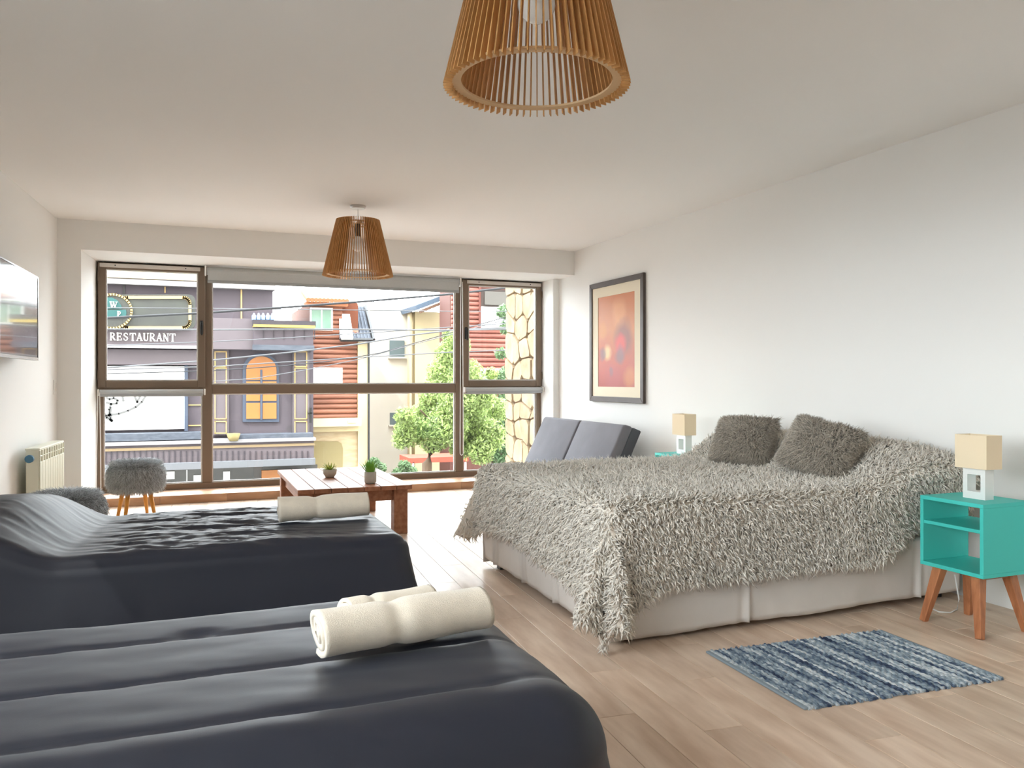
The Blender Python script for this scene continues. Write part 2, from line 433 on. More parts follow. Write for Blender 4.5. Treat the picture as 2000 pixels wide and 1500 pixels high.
for x0, x1, lb in ((-.765, .118, 'slim beige blind rail on top of the left opening sash'), (2.868, 3.752, 'slim beige blind rail on top of the right opening sash')):
    t = thing('blind_rail', lb, 'blind', ((x0 + x1) / 2, 8.575, 2.213)); hw = (x1 - x0) / 2
    MB().box(-hw, hw, -.012, .010, 0, .036).build('rail', mat('beige_rail', srgb(205, 198, 190), .5, .4), t, .003, 1)
    for s in (-.7, .7): MB().tube([(s * hw, -.010, .018), (s * hw, -.015, .018)], .006, 8).build('screw', BLACKP, t)

# ------------------------------------------------------------------ left wall: television, switch, radiator
LA = -math.atan(.065)                    # rotation of things on the left wall
t = thing('television', 'flat black television hanging on the left wall', 'television', (-1.005, 6.09, 1.288), -math.atan(.035))
SCREEN = mat('glossy_screen', (.004, .004, .005), .03, 1.0, coat=1.0)
MB().box(-.028, 0, -.54, .54, 0, .59).build('housing', BLACKP, t, .006, 2)
MB().box(0, .003, -.528, .528, .022, .578).build('screen', SCREEN, t)
g = MB(); g.box(-.001, .006, -.54, .54, 0, .02); g.box(-.001, .006, -.54, .54, .58, .59); g.box(-.001, .006, -.54, -.53, .02, .58); g.box(-.001, .006, .53, .54, .02, .58)
g.build('bezel', mat('silver_bezel', (.35, .35, .36), .25, .5, metal=.9), t)
MB().box(-.075, -.028, -.2, .2, .12, .45).build('wall_bracket', BLACKP, t)
t = thing('light_switch', 'small white light switch on the left wall by the window', 'switch', (xl(7.80), 7.80, 1.03), LA)
MB().box(0, .008, -.04, .04, 0, .12).build('plate', WPLAST, t, .003, 2); MB().box(.008, .012, -.016, .016, .03, .09).build('rocker', WPLAST, t, .002, 1)

RAD = mat('radiator_enamel', srgb(226, 226, 208), .35, .45)
t = thing('radiator', 'cream aluminium panel radiator under the television beside the window', 'radiator', (xl(6.62) + .055, 6.62, 0), LA)
for k in range(10):
    y0 = .08 * k
    sct = MB().box(.0, .085, y0 + .002, y0 + .078, .10, .655).build('section', RAD, t, .008, 2)
    g = MB()
    g.box(.085, .092, y0 + .004, y0 + .076, .12, .57); g.box(.085, .092, y0 + .004, y0 + .012, .57, .65); g.box(.085, .092, y0 + .068, y0 + .076, .57, .65); g.box(.085, .092, y0 + .012, y0 + .068, .607, .613)
    g.build('front_fin', RAD, sct, .002, 1)
MB().box(-.004, .09, 0, .8, .652, .668).build('top_grille', RAD, t, .006, 2)
MB().tube([(.04, 0, .60), (.04, -.05, .60)], .012, 10).build('valve_pipe', RAD, t)
MB().tube([(.04, -.05, .60), (.04, -.085, .60)], .028, 14).build('valve_knob', mat('blue_plastic', srgb(70, 120, 150), .4, .4), t, .004, 1)
for y in (.06, .74): MB().box(.03, .06, y - .01, y + .01, 0, .10).build('foot', RAD, t)

# ------------------------------------------------------------------ pendant lamps
SLAT = mat('brown_slat_wood', srgb(186, 136, 80), .55, .3, col2=srgb(208, 160, 104), vscale=5, stretch=(8, 8, 1), rand=.10)
RING = mat('pale_plywood', srgb(222, 190, 148), .6, .3, var=.06, vscale=10)
BULB = mat('frosted_bulb', (.85, .85, .83), .12, .6)
CHROME = mat('chrome', (.7, .7, .7), .2, .5, metal=1.0)
def pendant(loc, hgt, top, label):
    t = thing('pendant_lamp', label, 'lamp', loc, 0, 'slatted pendant lamps')
    sm = MB(); v = [(.2525, -.0017, 0), (.277, -.0017, 0), (.170, -.0017, hgt), (.1455, -.0017, hgt)]
    v += [(a, -b, c) for a, b, c in v]
    sm.add(v, [(0, 1, 2, 3), (7, 6, 5, 4), (0, 4, 5, 1), (1, 5, 6, 2), (2, 6, 7, 3), (3, 7, 4, 0)])
    me = sm.mesh('slat')
    for k in range(76): link('slat', me, SLAT, t, None, (0, 0, 2 * PI * k / 76))
    def ring(r0, r1, z, th):
        n = 64; g = MB(); vv = []
        for r, zz in ((r0, z), (r1, z), (r1, z + th), (r0, z + th)):
            vv += [(r * math.cos(2 * PI * k / n), r * math.sin(2 * PI * k / n), zz) for k in range(n)]
        f = []
        for q in range(4):
            for k in range(n): f.append((q * n + k, q * n + (k + 1) % n, ((q + 1) % 4) * n + (k + 1) % n, ((q + 1) % 4) * n + k))
        return g.add(vv, f)
    ring(.224, .2535, .014, .006).build('bottom_ring', RING, t)
    g = ring(.116, .1525, hgt - .03, .006)
    g.box(-.12, .12, -.018, .018, hgt - .03, hgt - .024); g.box(-.018, .018, -.12, .12, hgt - .0305, hgt - .0245)
    g.build('top_ring', RING, t)
    MB().lathe([(.0, hgt - .13), (.021, hgt - .13), (.024, hgt - .06), (.018, hgt - .02), (0, hgt - .018)], 16).build('socket', mat('socket_brown', srgb(95, 80, 68), .5, .3), t, smooth=True)
    MB().lathe([(0.001, .19)] + [(.056 * math.sin(a), .246 - .056 * math.cos(a)) for a in np.linspace(.15, 2.55, 12)] + [(.02, hgt - .128), (.0, hgt - .127)], 24).build('bulb', BULB, t, smooth=True)
    MB().tube([(0, 0, hgt - .02), (0, 0, top - .02)], .004, 8).build('cord', CHROME, t)
    MB().lathe([(0, top - .028), (.055, top - .024), (.062, top - .012), (.062, top), (0, top)], 28).build('canopy', mat('satin_nickel', (.62, .6, .57), .35, .5, metal=.6), t, smooth=False)
pendant((.963, 2.232, 2.022), .44, H - 2.022, 'large slatted wooden pendant lamp close to the camera at the top of the picture')
pendant((1.252, 6.459, 1.972), .44, H - 1.972, 'smaller looking slatted wooden pendant lamp hanging near the window')

# ------------------------------------------------------------------ framed picture
t = thing('framed_picture', 'dark framed abstract print in orange and red on the right wall', 'picture', (XR, 6.96, .935))
FR = mat('dark_frame_wood', srgb(84, 74, 70), .5, .4, var=.1, vscale=12)
W2, HH, fw = .53, 1.185, .052
def fbar(pts): return pts
def frame_bar(a, b, c, d): return MB().prism_x([a, b, c, d], -.032, -.002).build('frame_side', FR, t, .003, 1)
frame_bar((-W2, 0), (W2, 0), (W2 - fw, fw), (-W2 + fw, fw)); frame_bar((W2, HH), (-W2, HH), (-W2 + fw, HH - fw), (W2 - fw, HH - fw))
frame_bar((-W2, HH), (-W2, 0), (-W2 + fw, fw), (-W2 + fw, HH - fw)); frame_bar((W2, 0), (W2, HH), (W2 - fw, HH - fw), (W2 - fw, fw))
MB().box(-.014, -.008, -W2 + fw - .005, W2 - fw + .005, fw - .005, HH - fw + .005).build('backing', mat('grey_card', (.3, .3, .3), .8), t)
PX0, PX1, PZ0, PZ1 = -.36, .36, .148, 1.035
g = MB(); a0, a1, c0, c1 = -W2 + fw - .004, W2 - fw + .004, fw - .004, HH - fw + .004
g.box(-.020, -.015, a0, PX0, c0, c1); g.box(-.020, -.015, PX1, a1, c0, c1); g.box(-.020, -.015, PX0, PX1, c0, PZ0); g.box(-.020, -.015, PX0, PX1, PZ1, c1)
g.build('mat_board', mat('cream_mat', srgb(228, 218, 196), .85, .2), t)
def art_mat():
    m = bpy.data.materials.new('abstract_print'); m.use_nodes = True; nt = m.node_tree; N = nt.nodes; L = nt.links
    b = N['Principled BSDF']; b.inputs['Roughness'].default_value = .5
    tc = N.new('ShaderNodeTexCoord'); sp = N.new('ShaderNodeSeparateXYZ')
    nz = N.new('ShaderNodeTexNoise'); nz.inputs['Scale'].default_value = 3.5; nz.inputs['Detail'].default_value = 5
    mixv = N.new('ShaderNodeVectorMath'); mixv.operation = 'MULTIPLY_ADD'; mixv.inputs[1].default_value = (.14, .14, .14)
    L.new(tc.outputs['Object'], nz.inputs['Vector']); L.new(nz.outputs['Color'], mixv.inputs[0]); L.new(tc.outputs['Object'], mixv.inputs[2])
    L.new(mixv.outputs[0], sp.inputs[0])
    rp = N.new('ShaderNodeValToRGB'); e = rp.color_ramp.elements
    e[0].position = .12; e[0].color = (*srgb(150, 58, 46), 1); e[1].position = 1; e[1].color = (*srgb(190, 106, 34), 1)
    for p, c in ((.35, (168, 62, 38)), (.55, (176, 76, 30)), (.78, (192, 112, 36))):
        n = e.new(p); n.color = (*srgb(*c), 1)
    L.new(sp.outputs['Z'], rp.inputs['Fac'])
    cur = rp.outputs['Color']
    # soft blobs: (y, z, radius, colour, strength); the local y axis points towards the window (left in the picture)
    for y, z, r, c, s in ((-.05, .86, .16, (214, 142, 72), .7), (-.14, .62, .21, (120, 60, 48), .8), (-.08, .56, .12, (205, 62, 44), .95), (.17, .47, .10, (214, 178, 120), .9), (.26, .45, .08, (96, 70, 78), .7), (-.07, .46, .11, (112, 80, 84), .8),
                          (.10, .28, .055, (70, 86, 96), .9), (.06, .20, .2, (166, 68, 62), .6), (-.26, .24, .14, (190, 112, 44), .7), (.27, .7, .12, (196, 122, 24), .7)):
        sub = N.new('ShaderNodeVectorMath'); sub.operation = 'DISTANCE'; cx = N.new('ShaderNodeCombineXYZ')
        L.new(sp.outputs['Y'], cx.inputs[1]); L.new(sp.outputs['Z'], cx.inputs[2]); L.new(cx.outputs[0], sub.inputs[0])
        sub.inputs[1].default_value = (0, y + .07, z + .07 + .0)
        mr = N.new('ShaderNodeMapRange'); mr.inputs['From Min'].default_value = r; mr.inputs['From Max'].default_value = r * .45
        mr.inputs['To Max'].default_value = s; L.new(sub.outputs['Value'], mr.inputs['Value'])
        mx = N.new('ShaderNodeMix'); mx.data_type = 'RGBA'; mx.inputs[7].default_value = (*srgb(*c), 1)
        L.new(mr.outputs[0], mx.inputs[0]); L.new(cur, mx.inputs[6]); cur = mx.outputs[2]
    L.new(cur, b.inputs['Base Color'])
    return m
MB().box(-.0165, -.0145, PX0 - .002, PX1 + .002, PZ0 - .002, PZ1 + .002).build('print', art_mat(), t)

# ------------------------------------------------------------------ sofa bed
SOFA = mat('grey_suede', srgb(116, 115, 121), .85, .2, sheen=.15, var=.08, vscale=4, bump=.05, bscale=200)
SOFAD = mat('charcoal_suede', srgb(82, 84, 90), .85, .2, sheen=.2, var=.08, vscale=4)
t = thing('sofa_bed', 'low grey two-cushion sofa bed against the right wall under the picture', 'sofa', (3.40, 7.12, 0))
def slab(poly, y0, y1):
    n = len(poly); return MB().add([(p[0], y0, p[1]) for p in poly] + [(p[0], y1, p[1]) for p in poly], [tuple(range(n)), tuple(range(2 * n - 1, n - 1, -1))] + [(i, n + i, n + (i + 1) % n, (i + 1) % n) for i in range(n)])
bp = [(-.06, .36), (.10, .33), (.30, .715), (.155, .765)]
for y0, y1 in ((-.865, -.004), (.004, .865)):
    slab([(-.115, .26), (-.01, .245), (.225, .74), (.13, .765)], y0, y1).build('back_cushion', SOFA, t, .03, 4, True)
slab([(-.03, .23), (.07, .22), (.30, .70), (.215, .735)], -.868, .868).build('back_panel', SOFAD, t, .012, 2)
for y0, y1 in ((-.865, -.004), (.004, .865)): MB().box(-.52, -.12, y0, y1, .13, .285).build('seat_cushion', SOFA, t, .035, 4, True)
for x in (-.45, -.16):
    for y in (-.75, .75): MB().tube([(x, y, 0), (x, y, .13)], .02, 12).build('leg', CHROME, t)

# ------------------------------------------------------------------ coffee table with two plants
TBL = mat('red_brown_timber', srgb(134, 88, 64), .5, .2, col2=srgb(164, 114, 86), vscale=5, stretch=(6, .7, 6), rand=.12, bump=.05, bscale=25)
t = thing('coffee_table', 'low rustic wooden coffee table with a planked top by the window', 'table', (1.135, 6.61, 0))
TW, TLn, TZ = .83, 1.40, .375
pw = TW / 7
for k in range(7):
    x0 = -TW / 2 + pw * k
    MB().box(x0 + .002, x0 + pw - .002, -TLn / 2, TLn / 2, TZ - .032, TZ).build('plank', TBL, t, .003, 1)
for sx in (-1, 1):
    for sy in (-1, 1):
        MB().box(sx * .35 - .052, sx * .35 + .052, sy * .56 - .052, sy * .56 + .052, 0, TZ - .033).build('leg', TBL, t, .004, 1)
    MB().box(sx * .35 - .018, sx * .35 + .018, -.507, .507, TZ - .125, TZ - .033).build('apron', TBL, t, .003, 1)
for sy in (-1, 1): MB().box(-.297, .297, sy * .56 - .018, sy * .56 + .018, TZ - .125, TZ - .033).build('apron', TBL, t, .003, 1)

POT = mat('grey_concrete', srgb(190, 182, 168), .85, .2, var=.06, vscale=40)
LEAF1 = mat('succulent_leaf', srgb(150, 168, 66), .5, .35, col2=srgb(184, 190, 90), vscale=20)
LEAF2 = mat('grass_leaf', srgb(96, 150, 50), .5, .35, col2=srgb(130, 180, 72), vscale=20)
SOIL = mat('soil', (.04, .03, .02), .9)
def leaf(g, base, d, ln, w, curl):
    base = Vector(base); d = Vector(d).normalized(); side = d.cross(Vector((0, 0, 1)))
    side = side.normalized() if side.length > .01 else Vector((1, 0, 0)); out = Vector((d.x, d.y, 0))
    v = []; n = 4
    for i in range(n + 1):
        s = i / n; p = base + d * (ln * s) + (out * curl - Vector((0, 0, curl * .5))) * ln * s * s
        ww = w * (1 - s ** 2) * (.75 + .8 * s * (1 - s)); nn = side.cross(d) * ww * .35
        v += [p - side * ww, p + nn, p + side * ww, p - nn]
    f = []
    for i in range(n):
        for k in range(4): f.append((4 * i + k, 4 * i + (k + 1) % 4, 4 * i + 4 + (k + 1) % 4, 4 * i + 4 + k))
    g.add(v, f)
p = ph(645, 926, 6.6); 
t = thing('potted_plant', 'small spiky succulent in a rounded grey bowl on the coffee table', 'plant', (1.055, 6.60, TZ + .0005))
MB().lathe([(0, 0), (.032, 0), (.052, .03), (.057, .064), (.050, .064), (.046, .055), (0, .055)], 24).build('pot', POT, t, smooth=True)
MB().lathe([(0, .05), (.046, .056), (0, .0565)], 16).build('soil', SOIL, t)
g = MB(); r = random.Random(3)
for k in range(26):
    a = 2.4 * k; el = .35 + .9 * (k / 26); leaf(g, (.012 * math.cos(a), .012 * math.sin(a), .056), (math.cos(a) * math.cos(el), math.sin(a) * math.cos(el), math.sin(el)), r.uniform(.06, .085), .007, .12)
o = g.build('leaves', LEAF1, t); o['kind'] = 'stuff'
t = thing('potted_plant', 'taller bright green grass plant in a grey cylinder pot on the coffee table', 'plant', (1.275, 6.10, TZ + .0005))
MB().lathe([(0, 0), (.036, 0), (.044, .012), (.045, .088), (.039, .088), (.037, .078), (0, .078)], 24).build('pot', POT, t, smooth=True)
MB().lathe([(0, .074), (.037, .079), (0, .0795)], 16).build('soil', SOIL, t)
g = MB()
for k in range(60):
    a = 2.4 * k; el = .95 + .6 * r.random(); q = .028 * math.sqrt(r.random())
    leaf(g, (q * math.cos(a), q * math.sin(a), .078), (math.cos(a) * math.cos(el), math.sin(a) * math.cos(el), math.sin(el)), r.uniform(.08, .125), .0055, .1)
o = g.build('leaves', LEAF2, t); o['kind'] = 'stuff'

# ------------------------------------------------------------------ fur stools
FURG = mat('grey_long_fur', srgb(196, 201, 205), .8, .15, tint=True, sheen=.2)
FURB = mat('grey_backing', srgb(146, 150, 152), .9, .1)
LEGW = mat('honey_beech', srgb(216, 150, 66), .45, .4, var=.12, vscale=8, stretch=(6, 6, 1))
def stool(loc, rz, seed, label):
    t = thing('fur_stool', label, 'stool', loc, rz, 'round grey fur stools')
    z0, z1, R = .235, .45, .205
    prof = [(.0, z0), (.15, z0), (R - .015, z0 + .012), (R, z0 + .05), (R, z1 - .06), (R - .02, z1 - .02), (R - .07, z1), (0, z1 + .004)]
    MB().lathe(prof, 40).build('cushion', FURB, t, smooth=True)
    pr = np.array(prof[1:]); rr = np.random.default_rng(seed)
    seg = np.linalg.norm(np.diff(pr, axis=0), axis=1) * (pr[:-1, 0] + pr[1:, 0] + .02); k = rr.choice(len(seg), 9000, p=seg / seg.sum()); s = rr.random(9000)
    q = pr[k] + (pr[k + 1] - pr[k]) * s[:, None]; d = pr[k + 1] - pr[k]; th = rr.random(9000) * 2 * PI
    c, sn = np.cos(th), np.sin(th); q[:, 0] = np.where(k == len(seg) - 1, pr[k, 0] * np.sqrt(1 - s * .999), q[:, 0])
    nr = np.stack([d[:, 1], -d[:, 0]], 1); nr /= np.linalg.norm(nr, axis=1)[:, None]
    P = np.stack([q[:, 0] * c, q[:, 0] * sn, q[:, 1]], 1); Nn = np.stack([nr[:, 0] * c, nr[:, 0] * sn, nr[:, 1]], 1)
    top = Nn[:, 2] > .5
    T = np.where(top[:, None], np.stack([c, sn, 0 * c], 1), np.array([[0, 0, -1.]])) + .5 * np.stack([fbm(th * 3, q[:, 1] * 20, 5), fbm(th * 3, q[:, 1] * 20, 9), 0 * c], 1)
    o = tufts('fur', P, Nn, T, rr.uniform(.035, .06, 9000), np.full(9000, .0045), FURG, t, .38, .3, (.55, 1.3), seed); o['kind'] = 'stuff'
    for a in (PI / 4, 3 * PI / 4, 5 * PI / 4, 7 * PI / 4):
        MB().tube([(.165 * math.cos(a), .165 * math.sin(a), 0), (.115 * math.cos(a), .115 * math.sin(a), z0 + .01)], .013, 10, .021).build('leg', LEGW, t, smooth=True)
stool((-.40, 7.6, 0), .3, 21, 'round grey fur stool with orange wooden legs in front of the window')
stool((-.69, 5.65, 0), .5, 22, 'round grey fur stool half hidden behind the far dark bed')

# ------------------------------------------------------------------ nightstands and their lamps
TEAL = mat('turquoise_paint', srgb(70, 198, 188), .5, .35)
OAK = mat('walnut_leg', srgb(158, 100, 66), .45, .4, col2=srgb(190, 126, 86), vscale=6, stretch=(7, 7, 1.2))
SHADE = mat('cream_lamp_shade', srgb(232, 214, 184), .8, .2, bump=.05, bscale=300)
WCER = mat('white_ceramic', (.80, .80, .78), .25, .5)
def nightstand(loc, label):
    t = thing('nightstand', label, 'nightstand', loc, 0, 'turquoise nightstands')
    d, w, z0, z1, th = .15, .168, .27, .60, .018
    MB().box(-d, d, -w, w, z1 - th, z1).build('top_panel', TEAL, t, .0015, 1)
    MB().box(-d, d, -w, w, z0, z0 + th).build('bottom_panel', TEAL, t, .0015, 1)
    for s in (-1, 1): MB().box(-d, d, min(s * w, s * (w - th)), max(s * w, s * (w - th)), z0 + th, z1 - th).build('side_panel', TEAL, t, .0015, 1)
    MB().box(-d + .004, d, -w + th, w - th, .468, .484).build('shelf', TEAL, t, .0015, 1)
    for sy in (-1, 1): MB().box(-.11, .11, sy * .10 - .015, sy * .10 + .015, z0 - .022, z0).build('rail', OAK, t, .002, 1)
    for sx in (-1, 1):
        for sy in (-1, 1):
            MB().beam((sx * .148, sy * .150, 0), (sx * .095, sy * .100, z0 - .001), .030, .048, .030, .048).build('leg', OAK, t, .003, 1)
    return t
def table_lamp(loc, label):
    t = thing('table_lamp', label, 'lamp', loc, 0, 'square table lamps')
    a, b2, hz = .0275, .058, .145
    g = MB(); hb, hz0, hz1 = .034, .034, .112
    g.box(-a, a, -b2, -hb, 0, hz); g.box(-a, a, hb, b2, 0, hz); g.box(-a, a, -hb, hb, 0, hz0); g.box(-a, a, -hb, hb, hz1, hz)
    g.build('base', WCER, t)
    MB().tube([(0, 0, hz), (0, 0, hz + .06)], .012, 10).build('lamp_holder', WCER, t)
    sx, sy, s0, s1, th = .05, .0825, .142, .297, .0015
    g = MB(); g.box(-sx, -sx + th, -sy, sy, s0, s1); g.box(sx - th, sx, -sy, sy, s0, s1); g.box(-sx + th, sx - th, -sy, -sy + th, s0, s1); g.box(-sx + th, sx - th, sy - th, sy, s0, s1)
    g.build('lamp_shade', SHADE, t)
    MB().box(-sx + th, sx - th, -.006, .006, s0 + .01, s0 + .013).build('shade_bracket', CHROME, t)
    MB().lathe([(.012, hz + .06), (.024, hz + .085), (.02, hz + .11), (0, hz + .12)], 14).build('bulb', BULB, t, smooth=True)
nightstand((3.422, 2.768, 0), 'turquoise nightstand with wooden legs at the right edge of the picture')
nightstand((3.45, 5.215, 0), 'turquoise nightstand almost hidden behind the double bed')
table_lamp((3.425, 2.748, .6003), 'cream shaded lamp with white square base on the near nightstand')
table_lamp((3.44, 5.20, .6003), 'cream shaded lamp with white square base on the far nightstand')
g = MB().tube([(3.60, 3.02, .17), (3.605, 3.0, .05), (3.58, 2.99, .004), (3.50, 2.96, .004), (3.46, 2.99, .004), (3.48, 3.06, .004)], .0035, 6)
tag(g.build('power_cord', WPLAST, smooth=True), 'thin white lamp cord on the floor behind the near nightstand', 'cord')

# ------------------------------------------------------------------ double bed: base, mattress, skirt
LIN = mat('white_linen', srgb(214, 208, 202), .9, .15, var=.03, vscale=6, bump=.08, bscale=350)
MATT = mat('mattress_cloth', (.7, .68, .65), .9)
BX0, BX1, BY0, BY1 = 1.70, 3.79, 3.125, 4.785
t = thing('double_bed', 'wide double bed with a pleated off-white skirt against the right wall', 'bed', ((BX0 + BX1) / 2, (BY0 + BY1) / 2, 0))
cx, cy_ = (BX0 + BX1) / 2, (BY0 + BY1) / 2; hx, hy = (BX1 - BX0) / 2, (BY1 - BY0) / 2
MB().box(-hx + .04, hx, -hy + .04, hy - .04, .10, .34).build('bed_base', MATT, t, .01, 2)
MB().box(-hx + .03, hx, -hy + .03, hy - .03, .342, .585).build('mattress', MATT, t, .04, 3)
for sx in (-1, 1):
    for sy in (-1, 1): MB().box(sx * .95 - .03, sx * .95 + .03, sy * .72 - .03, sy * .72 + .03, 0, .10).build('leg', BLACKP, t)
def skirt(p0, p1, pleats, seed, hem):
    """hanging cloth from p0 to p1 (2-D, local); pleats: positions along it of box pleats"""
    p0 = np.array(p0); p1 = np.array(p1); ln = np.linalg.norm(p1 - p0); d = (p1 - p0) / ln; nrm = np.array([d[1], -d[0]])
    n = int(ln / .008) + 1; s = np.linspace(0, ln, n); zz = np.linspace(0, 1, 14)
    S, Zt = np.meshgrid(s, zz, indexing='ij')
    hemz = hem(S / ln) + .006 * fbm(S * 6, S * 0, seed)
    z = hemz + (.345 - hemz) * Zt
    off = .006 * (1 - Zt) * fbm(S * 7, Zt * 2 + seed, seed + 3) + .010 * (1 - Zt) * fbm(S * 2.2, Zt, seed + 5) + .014 * (1 - Zt)
    for q in pleats:
        off = off - .018 * np.exp(-((S - q) / .010) ** 2) * (.35 + .65 * (1 - Zt)) + .006 * np.exp(-((S - q - .03) / .02) ** 2) + .006 * np.exp(-((S - q + .03) / .02) ** 2)
    P = np.empty(S.shape + (3,)); P[..., 0] = p0[0] + d[0] * S + nrm[0] * off; P[..., 1] = p0[1] + d[1] * S + nrm[1] * off; P[..., 2] = z
    o = link('bed_skirt', grid_mesh('bed_skirt', P), LIN, t)
    md = o.modifiers.new('thickness', 'SOLIDIFY'); md.thickness = .002; md.offset = 0
    return o
skirt((hx - .02, -hy), (-hx, -hy), [.28, 1.35], 31, lambda q: .045 - .030 * q)             # side towards the camera, running to the foot
o = None
bpy_sk = [c for c in t.children if c.name.startswith('bed_skirt')]
skirt((-hx, -hy), (-hx, hy), [.20, .62, 1.02, 1.46], 32, lambda q: .025 + .03 * q)
skirt((-hx, hy), (hx - .02, hy), [.5, 1.5], 33, lambda q: .03 + 0 * q)

# ------------------------------------------------------------------ shaggy throw over the bed
FURT = mat('taupe_shag', srgb(247, 240, 229), .85, .15, tint=True, sheen=.15)
FURTB = mat('taupe_backing', srgb(214, 203, 190), .9, .1)
XF, YN, YFr, RR = 1.672, 3.095, 4.815, .055
def drape(FX, FY, ztop, flare, folds, rmax=RR):
    ea = np.maximum(0, (XF + RR) - FX); en = np.maximum(0, (YN + RR) - FY); ef = np.maximum(0, FY - (YFr - RR)); eb = en + ef
    hy_ = np.hypot(ea, eb); safe = np.maximum(hy_, 1e-9); e = (ea ** 4 + eb ** 4) ** .25
    dx = -ea / safe; dy = np.where(en > 0, -en, ef) / safe
    ang = np.minimum(e / RR, PI / 2); rest = np.maximum(0, e - RR * PI / 2)
    phi = np.arctan2(eb, np.maximum(ea, 1e-9)); corner = np.clip(np.minimum(ea, eb) / .10, 0, 1)
    fl = flare + corner * (.10 + folds * (.5 - .5 * np.cos(8 * phi)))
    fl = fl + .05 * fbm(FX * 5, FY * 5, 41)
    wc = (FX - XF) - (FY - YN)
    fl = fl + .20 * np.exp(-((FX - XF) ** 2 + (FY - YN) ** 2) / .22 ** 2) * (.5 + .5 * np.cos(2 * PI * (wc - .03) / .19))
    off = RR * np.sin(ang) + rest * fl; drop = RR * (1 - np.cos(ang)) + rest * np.sqrt(1 - np.clip(fl, 0, .9) ** 2)
    X = np.maximum(FX, XF + RR) + dx * off; Y = np.clip(FY, YN + RR, YFr - RR) + dy * off
    return np.stack([X, Y, ztop - drop], -1)
fx = np.concatenate([np.linspace(XF + RR - .412, XF + RR, 60, endpoint=False), np.linspace(XF + RR, 3.775, 150)])
fy = np.concatenate([np.linspace(YN + RR - .39, YN + RR, 60, endpoint=False), np.linspace(YN + RR, YFr - RR, 110, endpoint=False), np.linspace(YFr - RR, YFr - RR + .40, 50)])
FX, FY = np.meshgrid(fx, fy, indexing='ij')
# uneven hem: stretch the overhanging part along its own length
FYs = np.where(FY < YN + RR, (YN + RR) - ((YN + RR) - FY) * (1.0 + .06 * fbm(FX * 2.2, FX * 0, 51) - .16 * sstep(3.0, 3.6, FX) + .42 * np.exp(-np.maximum(0, FX - XF - RR) / .10)), FY)
FXs = np.where(FX < XF + RR, (XF + RR) - ((XF + RR) - FX) * (.98 + .07 * fbm(FY * 2.4, FY * 0, 52) - .10 * sstep(3.6, 4.6, FY) + .30 * np.exp(-np.maximum(0, FY - YN - RR) / .16) + .22 * np.exp(-np.maximum(0, YFr - RR - FY) / .10)), FX)
pil = sstep(3.10, 3.50, FX) * (1 - .25 * sstep(3.70, 3.80, FX)) * (1 - .12 * np.exp(-((FY - 3.95) / .10) ** 2))
pil = pil * (.66 + .34 * sstep(3.06, 3.42, FY))
zt = .612 + .010 * fbm(FX * 2.5, FY * 2.5, 53) + .175 * pil
TH = drape(FXs, FYs, zt, .055, .22)
TH[..., 2] = np.maximum(TH[..., 2], .022 + .01 * fbm(FX * 9, FY * 9, 55))
TH[..., 1] -= .05 * sstep(3.2, 3.6, FX) * np.exp(-((FY - YN) / .16) ** 2) * (FY < YN + .5)
throw = link('fur_throw', grid_mesh('fur_throw', TH), FURTB)
tag(throw, 'shaggy taupe fur throw draped over the double bed', 'blanket')
den = np.ones(FX[:-1, :-1].shape); den[FY[:-1, :-1] > YFr - .02] = .12
nT = 78000
P_, N_, U_, V_, k_ = sample_grid(TH, nT, 5, den)
down = np.array([[0, 0, -1.]]); side = N_[:, 2:3] < .75
sw1 = fbm(P_[:, 0] * 3, P_[:, 1] * 3 + P_[:, 2] * 3, 61)[:, None]; sw2 = fbm(P_[:, 0] * 3 + 9, P_[:, 1] * 3 + P_[:, 2] * 3, 62)[:, None]
T_ = np.where(side, down + .7 * (U_ * sw1 + V_ * sw2 * .4), np.array([[-.45, -.75, 0]]) + 1.0 * np.concatenate([sw1, sw2, 0 * sw1], 1))
o = tufts('fur_pile', P_, N_, T_, rng.uniform(.032, .060, nT), rng.uniform(.006, .0105, nT), FURT, throw, .36, .42, (.74, 1.0), 71); o['kind'] = 'stuff'

